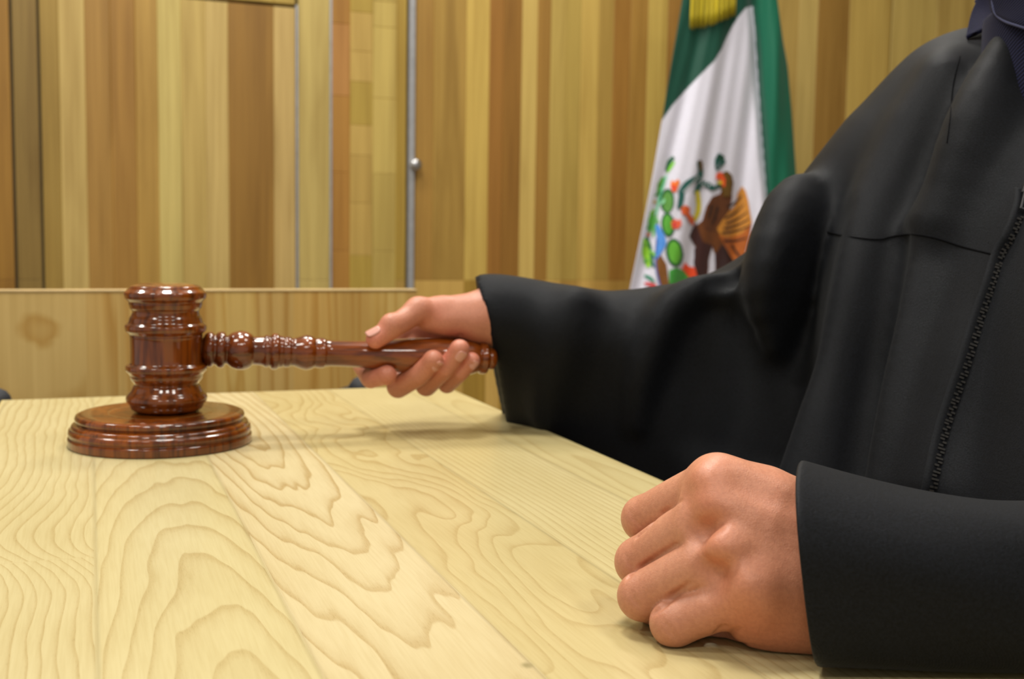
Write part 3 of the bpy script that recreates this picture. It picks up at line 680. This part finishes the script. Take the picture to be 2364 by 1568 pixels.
    for px, py, r_ in ((1640, 1108, .0042), (1640, 1166, .0046), (1664, 1262, .0037), (1730, 1352, .0048)):
        H.ell(sf(px, py, .0034), [r_]*3, k=.010)
    H.chain([sf(1775, 1352, .0125), sf(1840, 1362, .0125)], [.012, .012], k=.007)
    for cx_, cy_, w_ in ((1452, 1200, 26), (1440, 1300, 28), (1450, 1385, 28), (1530, 1455, 26)):          # fine folds of skin over the middle joints
        for o_ in (-9, 0, 9):
            H.chain([sf(cx_+o_*.8+10, cy_-w_*.6+o_*.6), sf(cx_+o_*.8+14, cy_+o_*.6), sf(cx_+o_*.8+22, cy_+w_*.5+o_*.6)], [.0001, .0001, .0001], k=.0010, op='sub')
    for pts in (((1652, 1462), (1664, 1450), (1676, 1447)), ((1672, 1478), (1690, 1462), (1704, 1452)), ((1706, 1492), (1722, 1488), (1744, 1492))):
        try: H.chain([sf(a, b) for a, b in pts], [.0004, .0006, .0003], k=.002, op='sub', n=6)
        except Exception: pass
    # flatten on the table
    g = H.grid(); H.f = np.maximum(H.f, (.0006-g[..., 2]))
    V, Q = H.mesh(); V = relax(V, Q, 1, .4)
    return V, Q
def far_hand():
    lo = P(1010, 790, .96)-np.array([.125, .10, .075]); hi = P(1010, 790, .96)+np.array([.14, .10, .075]); h = .00095
    H = Field(lo, hi, h)
    W = (1160, 722, .972)
    for (p, r) in (((935, 760, .984), .0098), ((962, 775, .988), .0100), ((1000, 795, .990), .0098), ((1038, 815, .990), .0090)):
        H.cap(P(*p), P(W[0], W[1]+(p[1]-770)*.35, W[2]+.004), r, .0145, k=.010)
    # thenar mass and thumb
    H.cap(P(1150, 712, .965), P(1010, 722, .948), .0165, .0130, k=.010)
    H.cap(P(1130, 738, .958), P(1030, 742, .944), .0130, .0108, k=.010)
    H.cap(P(1085, 748, .950), P(985, 742, .943), .0100, .0085, k=.008)
    H.chain(basis((1020, 718, .948), (964, 719, .938), (908, 755, .921), (867, 783, .9165)), [.0125, .0103, .0092, .0080], k=.004)
    H.ell(P(966, 715, .937), [.0105]*3, k=.006); H.ell(P(901, 746, .9195), [.0078]*3, k=.005)
    # heel, wrist and forearm stub
    H.cap(P(1096, 756, .958), P(1150, 766, .972), .0125, .014, k=.010)
    H.cap(P(1150, 728, .970), P(1350, 760, .975), .0245, .030, k=.014)
    H.chain(basis((1062, 770, .944), (1095, 742, .9435), (1112, 715, .945)), [.0008, .0010, .0005], k=.004, op='sub')
    fin = [[(935, 760, .984), (838, 842, .962), (856, 874, .937), (893, 866, .924)],
           [(962, 775, .988), (919, 893, .955), (967, 867, .929), (1000, 832, .921)],
           [(1000, 795, .990), (984, 890, .958), (1027, 851, .932), (1061, 807, .927)],
           [(1038, 815, .990), (1032, 887, .962), (1063, 860, .940), (1089, 833, .934)]]
    rf = [[.0105, .0092, .0084, .0073], [.0105, .0098, .0088, .0077], [.0102, .0094, .0084, .0076], [.0092, .0080, .0072, .0062]]
    G = Field(lo, hi, h)
    for f_, r_ in zip(fin, rf):
        Fg = Field(lo, hi, h); q = basis(*f_); Fg.chain(q, r_, k=.002); Fg.ell(q[3], [r_[3]*1.03]*3, k=.003); G.join(Fg, .0008)
    H.join(G, .005)
    V, Q = H.mesh(); V = relax(V, Q, 2, .4); return V, Q
SH_R = P(2250, 243, .90); EL_R = P(1800, 745, .965); SH_L = np.array([.70, .38, .265]); EL_L = np.array([.60, .27, .045])
def body_core():
    B = Field([.24, .20, -.74], [1.05, 1.02, .66], .0065)
    for (x, y0, y1, z, r) in ((.70, .64, .48, .20, .05), (.70, .66, .46, .12, .085), (.69, .65, .47, 0, .09), (.69, .65, .47, -.14, .095), (.69, .66, .46, -.24, .10)):
        B.cap((x, y0, z), (x, y1, z), r, k=.06)
    B.chain([SH_R+np.array([.03, -.03, -.055]), EL_R, P(1400, 775, .975), P(1200, 735, .972)], [.045, .038, .034, .026], k=.02)
    B.chain([SH_L+np.array([0, 0, -.03]), EL_L+np.array([0, 0, .01]), P(2420, 1350, .462), P(2200, 1345, .462)], [.045, .034, .024, .021], k=.02)
    B.cap((.675, .61, .22), (.655, .625, .38), .056, .053, k=.03)                   # neck
    for s in (.08, -.08):                                                     # thighs and shins under the table
        B.chain([(.68, .56+s, -.26), (.42, .56+s*1.2, -.24), (.44, .56+s*1.3, -.66)], [.075, .062, .045], k=.03)
        B.cap((.44, .56+s*1.3, -.69), (.33, .56+s*1.4, -.705), .034, .028, k=.02)
    # head
    B.ell((.650, .625, .505), (.095, .076, .108), k=.02); B.ell((.600, .625, .445), (.055, .055, .06), k=.03)
    B.ell((.590, .625, .415), (.03, .032, .025), k=.02); B.cap((.557, .625, .49), (.539, .625, .462), .007, .011, k=.012)
    for s in (1, -1):
        B.ell((.665, .625+s*.078, .485), (.017, .009, .030), k=.006); B.ell((.557, .625+s*.031, .497), (.012, .014, .009), k=.006, op='sub')
    B.cap((.550, .610, .438), (.550, .640, .438), .0055, k=.006)
    V, Q = B.mesh(); return relax(V, Q, 1, .4), Q
vn, qn = near_hand(); vf, qf = far_hand(); vb, qb = body_core()
V = np.concatenate([vn, vf, vb]); Q = np.concatenate([qn, qf+len(vn), qb+len(vn)+len(vf)])
me = mesh('body', V, Q)
base = np.tile(lin(201, 142, 112), (len(V), 1))
def blot(c, r, rgb, a, sl=slice(None)):
    w = (np.exp(-(np.linalg.norm(V[sl]-c, axis=1)/r)**2)*a)[:, None]; base[sl] = base[sl]*(1-w)+lin(*rgb)*w
S1 = slice(0, len(vn)); S2 = slice(len(vn), len(vn)+len(vf))
for q in ((1640, 1105, .465), (1640, 1180, .455), (1660, 1275, .448), (1730, 1365, .444)): blot(P(*q), .011, (206, 128, 98), .55, S1)
for q in ((1489, 1197, .50), (1477, 1297, .485), (1483, 1376, .47), (1556, 1438, .455)): blot(P(*q), .012, (184, 120, 92), .5, S1)
for q in ((1800, 1200, .455), (1820, 1280, .45), (1780, 1150, .46)): blot(P(*q), .016, (208, 140, 110), .7, S1)
for q in ((1820, 1440, .445), (1720, 1460, .445)): blot(P(*q), .016, (206, 126, 92), .6, S1)
base *= .93; base[S2] *= np.array([.93, .82, .82])
for q in ((867, 783, .918), (893, 866, .93), (1000, 832, .93), (1061, 808, .935), (1089, 834, .945)): blot(P(*q), .012, (214, 120, 104), .7, S2)
for q in ((1000, 725, .94),): blot(P(*q), .012, (206, 120, 96), .5, S2)
setcol(me, base); body = link('body', me, SK, per); body['label'] = 'bare hands, one fist on the table, one round the gavel handle'
# finger nails of the gripping hand
NM = plain('finger_nail', lin(206, 146, 130), .32)
def nail(c, n, t, w, l, r):
    n = n/np.linalg.norm(n); t = t-n*(t@n); t /= np.linalg.norm(t); s = np.cross(n, t); v = []; f = []
    for i in range(9):
        for j in range(9):
            u = -1+i/4.; q = -1+j/4.; k_ = math.sqrt(max(0, 1-abs(q)**3*.75)); v.append(c+t*q*l/2+s*math.sin(u*w/2/r*k_)*r+n*(r*(math.cos(u*w/2/r*k_)-1)))
    for i in range(8):
        for j in range(8): f.append((i*9+j, i*9+j+1, i*9+j+10, i*9+j+9))
    o = link('fingernail', mesh('fingernail', v, f), NM, body); md = o.modifiers.new('s', 'SOLIDIFY'); md.thickness = .0007
ui = M[:, 0]; vi = -M[:, 1]; wi = -M[:, 2]                      # picture right, picture up, towards the camera
def nl(pc, r, nrm, tan, w=.0105, l=.012):
    n = ui*nrm[0]+vi*nrm[1]+wi*nrm[2]; n = n/np.linalg.norm(n); nail(P(*pc)+n*(r+.0004), n, ui*tan[0]+vi*tan[1]+wi*tan[2], w, l, r*1.05)
nl((868, 780, .9168), .0081, (-.25, .72, .65), (-.8, -.55, .1), .0105, .0125)
nl((1000, 833, .921), .0077, (.55, -.62, .55), (.6, .75, .1), .0095, .010)
nl((1060, 812, .927), .0076, (.25, -.55, .80), (.5, .85, .1), .0095, .010)
nl((1089, 836, .934), .0062, (.35, -.4, .85), (.55, .8, .1), .0075, .008)
# hair
Hf = Field([.535, .525, .42], [.775, .725, .64], .0035); Hf.ell((.657, .625, .515), (.101, .083, .108), k=.01); Hf.ell((.595, .625, .475), (.075, .095, .075), k=.02, op='sub')
g = Hf.grid(); Hf.f += .002*fbm(g*70, 2); vv, qq = Hf.mesh(); link('hair', mesh('hair', vv, qq), plain('dark_hair', lin(28, 22, 18), .6), per)

# eyes
EW = plain('eye_white', lin(225, 220, 214), .2); EI = plain('iris', lin(50, 32, 22), .15)
for sg in (1, -1):
    c = np.array([.566, .625+sg*.031, .497]); e_ = lathe('eye', c+np.array([.011, 0, 0]), c-np.array([.0112, 0, 0]), [(.011+.011*math.sin(t_), max(.0002, .011*math.cos(t_))) for t_ in np.linspace(-1.57, 1.57, 15)], EW, per, 24)
    lathe('iris', c-np.array([.0085, 0, 0]), c-np.array([.0118, 0, 0]), [(0, .0052), (.0022, .0048), (.0032, .001)], EI, e_, 20)
# trousers and shoes under the table
Tf = Field([.28, .40, -.745], [.82, .80, -.12], .006)
for sg in (.08, -.08): Tf.chain([(.68, .57+sg, -.26), (.42, .57+sg*1.2, -.24), (.44, .57+sg*1.3, -.685)], [.088, .076, .058], k=.03)
vv, qq = Tf.mesh(); link('trousers', mesh('trousers', vv, qq), cloth_mat('dark_trousers', lin(24, 25, 30), .8, .05), per)
for sg in (.08, -.08):
    Sf = Field([.25, .57+sg*1.35-.08, -.752], [.55, .57+sg*1.35+.08, -.62], .004); Sf.chain([(.455, .57+sg*1.3, -.70), (.40, .57+sg*1.35, -.71), (.31, .57+sg*1.4, -.722)], [.042, .042, .034], k=.01)
    g = Sf.grid(); Sf.f = np.maximum(Sf.f, -.749-g[..., 2]); vv, qq = Sf.mesh(); link('shoe', mesh('shoe', vv, qq), plain('black_leather', lin(18, 17, 17), .3), per)

# ---- robe
RM = cloth_mat('black_robe_cloth', lin(12, 14, 18), .58, .05, 5200, .3, .14)
def robe_main():
    R = Field([.29, .17, -.60], [1.0, 1.14, .36], .0034)
    for (x, y0, y1, z, r) in ((.675, .63, .47, .226, .052), (.665, .68, .44, .17, .098), (.650, .69, .44, .08, .122), (.635, .69, .44, -.03, .142), (.625, .69, .44, -.16, .150), (.60, .68, .44, -.30, .15), (.58, .68, .44, -.42, .15)):
        R.cap((x, y0, z), (x, y1, z), r, k=.05)
    R.cap((.69, .60, .236), (.70, .52, .255), .05, .052, k=.04)
    R.cap((.68, .62, .220), SH_R+np.array([0, -.02, -.014]), .064, .060, k=.05)
    R.chain([P(2235, 272, .91), P(2112, 398, .925), P(1985, 545, .94), P(1850, 705, .96)], [.069, .071, .069, .058], k=.03)
    R.chain([P(1850, 705, .96), P(1640, 778, .972), P(1400, 782, .976), P(1180, 735, .974), P(1060, 722, .974)], [.060, .050, .0365, .029, .0265], k=.02)
    R.cap((.70, .50, .235), SH_L, .075, .078, k=.05); R.chain([SH_L, EL_L+np.array([0, 0, .01])], [.078, .076], k=.04)
    # hanging part of the wide sleeve: a row of soft pleats from forearm to hem
    ribs = [((1095, 722, .974), (1175, 1020, 1.075), .024, .010), ((1140, 724, .974), (1215, 1040, 1.065), .026, .014), ((1190, 737, .974), (1265, 1080, 1.05), .028, .018), ((1250, 745, .975), (1320, 1130, 1.03), .028, .020),
            ((1320, 765, .975), (1395, 1170, 1.01), .031, .024), ((1400, 785, .975), (1470, 1200, .99), .034, .026), ((1480, 790, .973), (1545, 1230, .97), .036, .028), ((1560, 790, .970), (1620, 1250, .95), .040, .030),
            ((1640, 790, .965), (1690, 1260, .935), .044, .032), ((1720, 780, .960), (1760, 1270, .92), .046, .034), ((1800, 760, .955), (1830, 1280, .90), .05, .036)]
    for a, b, ra, rb in ribs: R.cap(P(*a), P(*b), ra, rb, k=.022)
    # folds of the gown falling from the shoulder
    R.chain([P(2185, 190, .85), P(2090, 380, .855), P(2005, 580, .850), P(1940, 850, .838), P(1885, 1130, .825)], [.020, .026, .027, .030, .032], k=.022, n=14)
    R.chain([P(2140, 550, .795), P(2105, 780, .785), P(2060, 1130, .765)], [.014, .024, .030], k=.022, n=9)
    R.chain([P(2300, 640, .755), P(2235, 850, .738), P(2180, 1130, .72)], [.006, .014, .020], k=.025, n=9)
    R.chain([P(2330, 120, .79), P(2255, 300, .785), P(2180, 500, .785)], [.014, .022, .014], k=.03, n=9)
    # bunching at the elbow
    R.chain([P(1815, 490, .90), P(1795, 565, .905), P(1768, 645, .915)], [.014, .018, .019], k=.022)
    R.chain([P(1752, 672, .915), P(1680, 672, .922), P(1600, 682, .930), P(1535, 735, .930), P(1490, 850, .932), P(1470, 980, .94)], [.013, .015, .016, .016, .013, .006], k=.018, n=14)
    R.chain([P(1840, 450, .905), P(1800, 560, .885), P(1785, 680, .88), P(1790, 800, .885)], [.014, .022, .022, .008], k=.025, n=9)
    R.chain([P(1330, 700, .945), P(1280, 820, .950), P(1265, 960, .975)], [.008, .010, .006], k=.03, n=8)
    # valleys
    R.chain([P(1640, 655, .915), P(1690, 640, .912), P(1725, 652, .908)], [.004, .0085, .004], k=.008, op='sub', n=8)
    R.chain([P(1650, 730, .912), P(1610, 850, .905), P(1600, 1000, .905)], [.004, .012, .010], k=.03, op='sub', n=8)
    R.chain([P(1915, 500, .855), P(1862, 640, .850), P(1815, 850, .855), P(1770, 1060, .86)], [.004, .014, .022, .026], k=.025, n=12, op='sub')
    R.chain([P(2065, 570, .80), P(2020, 850, .79), P(1985, 1100, .775)], [.005, .012, .013], k=.022, n=9, op='sub')
    g = R.grid()
    # gentle wrinkles
    cam = (g-C0.astype(np.float32))@M.astype(np.float32); dd = np.maximum(cam[..., 2], .2); u = CX+F*cam[..., 0]/dd; v = CY+F*cam[..., 1]/dd
    del cam
    R.f += .0032*fbm(np.stack([g[..., 0]*16+g[..., 2]*5, g[..., 1]*16, g[..., 2]*4.5], -1), 2)
    # sleeve mouth: cut by the plane of the hem, then hollow the sleeve
    A, B_, Cc = P(1100, 655, .974), P(1156, 945, 1.06), P(1138, 790, .935)
    n = np.cross(B_-A, Cc-A); n /= np.linalg.norm(n)
    if n@(P(1600, 780, .97)-A) > 0: n = -n
    pl_ = ((g-A.astype(np.float32))@n.astype(np.float32)); near = (u < 1500)
    R.f = np.where(near, np.maximum(R.f, pl_), R.f)
    inner = np.maximum(R.f+.0060, -pl_*0+(u-1480)*.0004).astype(np.float32)
    inner2 = np.where(near, np.maximum(R.f, -1e9), R.f)
    # hollow: keep the shell within 6 mm of the outer surface, open at the mouth
    O = R.f.copy(); sh = np.maximum(O, -(np.maximum(np.where(pl_ > -.03, np.minimum(O, 0), O), -9)+.006)) if False else None
    return R, g, u, v, pl_
R, g, u, v, pl_ = robe_main()
# hollow the mouth: rebuild the uncut sleeve interior as chain and subtract it
R.chain([P(1040, 722, .974), P(1180, 737, .974), P(1300, 762, .975)], [.0225, .0245, .022], k=.002, op='sub')
for (a, b, ra, rb) in (((1085, 735, .975), (1170, 1005, 1.068), .0185, .005), ((1120, 745, .975), (1205, 1020, 1.058), .019, .008), ((1180, 760, .975), (1250, 1040, 1.045), .018, .010)):
    R.cap(P(*a), P(*b), ra, rb, k=.004, op='sub')
del g, u, v, pl_
V, Q = R.mesh(); V = relax(V, Q, 3, .5)
me = mesh('robe', V, Q); robe = link('robe', me, RM, per); robe['label'] = 'loose black robe with wide sleeve'
bvh = BVHTree.FromPolygons([tuple(x) for x in V.tolist()], [tuple(q) for q in Q.tolist()])
def hit(px, py, off=.0):
    r = Vector(ray(px, py)).normalized(); h = bvh.ray_cast(Vector(C0), r)
    return np.array(h[0]-r*off) if h[0] is not None else None
def on_robe(pts, n, off): return [q for q in (hit(a, b, off) for a, b in spline(pts, n)) if q is not None]
# seams
SM = cloth_mat('robe_seam', lin(11, 11, 13), .8, .0, 5200, .2, .05)
def seam(pts, r, n=60, off=0.):
    q = np.array(on_robe(pts, n, off))
    for _ in range(2): q[1:-1] = (q[:-2]+2*q[1:-1]+q[2:])/4
    V_, F_ = tube(q, r, 8); return link('seam', mesh('seam', V_, F_), SM, robe)
seam([(1910, 536), (1970, 548), (2030, 553), (2060, 546), (2105, 541), (2160, 550), (2230, 572), (2312, 592)], .0006, off=.0002)
seam([(2216, 130), (2200, 200), (2194, 270), (2186, 330)], .0004, off=.0002)
# zip: tape, teeth, slider
zpath = [(2366, 440), (2362, 480), (2338, 545), (2312, 590), (2290, 660), (2262, 740), (2235, 830), (2205, 920), (2180, 1000), (2160, 1090), (2142, 1185)]
zq = np.array(on_robe(zpath, 120, .001))
for _ in range(3): zq[1:-1] = (zq[:-2]+2*zq[1:-1]+zq[2:])/4
ZM = plain('zip_tape', lin(20, 20, 22), .7); v = []; f = []
side = np.cross(np.gradient(zq, axis=0), wi); side /= np.linalg.norm(side, axis=1)[:, None]
for i, q in enumerate(zq):
    for s, o_ in ((-.0065, -.0004), (-.003, .0006), (.003, .0006), (.0065, -.0004)): v.append(q+side[i]*s+wi*o_)
for i in range(len(zq)-1):
    for j in range(3): f.append((i*4+j, i*4+j+1, i*4+5+j, i*4+4+j))
zo = link('zipper', mesh('zipper', v, f), RM, robe); md = zo.modifiers.new('s', 'SOLIDIFY'); md.thickness = .0012; md.offset = 0
bm = bmesh.new(); acc = 0; side_s = 1
for i in range(16, len(zq)-1):
    seg = np.linalg.norm(zq[i+1]-zq[i]); acc += seg
    while acc > .0017:
        acc -= .0017; side_s = -side_s; t_ = (zq[i+1]-zq[i])/seg
        Mx = Matrix(np.column_stack([np.vstack([np.stack([side[i]*.0026, t_*.0012, wi*.0016], 1), [0, 0, 0]]), np.append(zq[i]+side[i]*side_s*.0009+wi*.0014, 1)]).tolist())
        bmesh.ops.create_cube(bm, size=1, matrix=Mx)
o = bmobj('zip_teeth', bm, plain('zip_metal', lin(62, 60, 58), .45, Metallic=.5), zo, bevel=0); o['kind'] = 'stuff'
zc = zq[13]; t_ = zq[15]-zq[9]; t_ /= np.linalg.norm(t_); sd = side[12]
def slab(L_, W_, T_, c):
    Mx = Matrix(np.column_stack([np.vstack([np.stack([sd*W_, t_*L_, wi*T_], 1), [0, 0, 0]]), np.append(c, 1)]).tolist())
    return Mx
bm = bmesh.new()
for L_, W_, dt, ds in ((.010, .0075, -.011, 0), (.0012, .0075, .0, 0), (.008, .0014, -.0035, .003), (.008, .0014, -.0035, -.003)):
    bmesh.ops.create_cube(bm, size=1, matrix=slab(L_, W_, .0016, zc+t_*dt+sd*ds+wi*.0042))
bmesh.ops.create_cube(bm, size=1, matrix=slab(.009, .0085, .0028, zc-t_*.016+wi*.002))
o = bmobj('zip_slider', bm, plain('slider_metal', lin(70, 70, 72), .4, Metallic=.8), zo, bevel=.0003)
# plackets beside the zip
def placket(sh, n=80):
    v = []; f = []
    pa = [(a+sh[0], b) for a, b in zpath[2:]]; q = np.array(on_robe(pa, n, .0)); return q

# ---- near sleeve (loft with a soft fold towards the table)
def near_sleeve():
    C = P(1868, 1310, .452); E = np.array([.60, .275, .055]); nS, nT = 110, 96; v = []
    dirv = (E-C); Ls = np.linalg.norm(dirv); dirv = dirv/Ls
    side = np.cross(dirv, [0, 0, 1]); side /= np.linalg.norm(side); side = side if side[1] > 0 else -side    # away from the camera
    for i in range(nS):
        s = i/(nS-1); c = C+dirv*Ls*s; hz = .0385-.050*s+.070*s*s; hy = .040+.018*s; zc_ = hz+.0007
        for j in range(nT):
            a = 2*math.pi*j/nT; ca, sa = math.cos(a), math.sin(a); e = .86 if sa > 0 else .62
            x = math.copysign(abs(ca)**e, ca)*hy; z = math.copysign(abs(sa)**e, sa)*hz
            # folds
            rip = .0020*math.sin(a*3+s*7)*min(1, s*4)+.0014*math.sin(a*5-s*13+1)*min(1, s*3)
            x *= 1+rip/.04; z *= 1+rip/.04
            slant = (-.006*(z/hz) + .016*(x/hy))*(1-s)      # hem line leans
            q = c+side*x+dirv*slant; q[2] = zc_+z; q[2] = max(q[2], .0022 if q[0] < XR+.01 else -.02)
            v.append(q)
    f = [(i*nT+j, i*nT+(j+1) % nT, (i+1)*nT+(j+1) % nT, (i+1)*nT+j) for i in range(nS-1) for j in range(nT)]
    o = link('sleeve', mesh('sleeve', v, f), RM, robe); md = o.modifiers.new('s', 'SOLIDIFY'); md.thickness = .0022; md.offset = -1
    o['label'] = 'near sleeve with a straight hem'; md2 = o.modifiers.new('u', 'SUBSURF'); md2.levels = 1; md2.render_levels = 1
near_sleeve()

# ---- shirt collar in the neck of the robe
def collar_mat():
    t = NT('navy_ribbed_cloth').set(Roughness=.85, Sheen_Weight=.04, Specular_IOR_Level=.15)
    w = t.n('ShaderNodeTexWave', bands_direction='DIAGONAL'); w.inputs['Scale'].default_value = 190; w.inputs['Distortion'].default_value = .6
    t.l(t.n('ShaderNodeTexCoord').outputs['Object'], w.inputs['Vector'])
    t.base(t.ramp(w.outputs['Fac'], [(.25, lin(8, 8, 22)), (.75, lin(34, 36, 66))])); t.bump(w.outputs['Fac'], .4, .0006); return t.m
CM = collar_mat()
def sheet(name, rows, mat, parent, th, nu=24, nv=16):
    """rows: list of polylines (px,py,d); lofted smoothly"""
    rr = [spline([P(*p) for p in r], nu) for r in rows]; rr = np.array(rr); v = []
    G_ = np.array([spline(rr[:, i], nv) for i in range(nu)])
    v = G_.reshape(-1, 3); f = [(i*nv+j, (i+1)*nv+j, (i+1)*nv+j+1, i*nv+j+1) for i in range(nu-1) for j in range(nv-1)]
    o = link(name, mesh(name, v, f), mat, parent); md = o.modifiers.new('s', 'SOLIDIFY'); md.thickness = th; md.offset = 0
    return o
sc = sheet('shirt_collar', [[(2285, -80, .80), (2340, -85, .77), (2430, -75, .75), (2500, -50, .74)], [(2272, -40, .80), (2330, -50, .775), (2430, -30, .745), (2500, 0, .72)], [(2290, 0, .795), (2296, 32, .79), (2340, 55, .765), (2400, 74, .745)]][::1], CM, per, .003)
sc['label'] = 'navy ribbed collar'
lathe('collar_band', (.672, .612, .235), (.660, .622, .325), [(0, .080), (.02, .078), (.05, .074), (.080, .068), (.104, .064), (.106, .061), (.10, .059), (.05, .060)], CM, sc, 64)
sc2 = sheet('collar_point', [[(2290, -120, .90), (2300, -40, .89), (2320, 40, .87)], [(2262, -60, .885), (2275, 10, .87), (2290, 60, .85)], [(2262, -10, .875), (2243, 32, .868), (2231, 88, .855)]], CM, sc, .003)
eq = spline([P(2291, -4, .7925), P(2293, 16, .790), P(2300, 34, .7865), P(2320, 49, .774), P(2345, 58, .762), P(2400, 75, .744)], 60); V_, F_ = tube(eq, .0011, 8)
link('collar_stitching', mesh('collar_stitching', V_, F_), plain('stitch', lin(66, 70, 104), .8), sc)

# ------------------------------------------------------------------ light
def area(name, loc, size, watts, col=(1, .97, .90), rot=(0, 0, 0)):
    L_ = bpy.data.lights.new(name, 'AREA'); L_.shape = 'RECTANGLE'; L_.size, L_.size_y = size; L_.energy = watts; L_.color = col
    o = bpy.data.objects.new(name, L_); COL.objects.link(o); o.location = loc; o.rotation_euler = rot; return o
for i, (x, y, w) in enumerate(((-.9, -1.1, 12), (.0, -1.3, 10), (.9, -1.1, 10), (-.9, .35, 13), (.12, 1.0, 27), (1.1, .3, 10), (-1.0, 1.9, 18), (.1, 1.95, 16), (1.1, 1.9, 20))):
    area('ceiling_lamp', (x, y, ZC-.02), (.36, .36), w)
wd = bpy.data.worlds.new('World'); bpy.context.scene.world = wd; wd.use_nodes = True
bg = wd.node_tree.nodes['Background']; bg.inputs[0].default_value = (.95, .93, .86, 1); bg.inputs[1].default_value = .5

# ------------------------------------------------------------------ camera
cd = bpy.data.cameras.new('camera'); cam = bpy.data.objects.new('camera', cd); COL.objects.link(cam)
cd.sensor_width = 23.5; cd.sensor_fit = 'HORIZONTAL'; cd.lens = 23.5*F/2364; cd.clip_start = .01; cd.clip_end = 50
R3 = np.stack([M[:, 0], -M[:, 1], -M[:, 2]], 1); m4 = np.eye(4); m4[:3, :3] = R3; m4[:3, 3] = C0
cam.matrix_world = Matrix(m4.tolist())
cd.dof.use_dof = True; cd.dof.focus_distance = .54; cd.dof.aperture_fstop = cd.lens/2.9
sc_ = bpy.context.scene; sc_.camera = cam
vs = sc_.view_settings; vs.view_transform = 'Standard'; vs.look = 'None'; vs.gamma = 1; vs.use_curve_mapping = False; vs.exposure = 0.
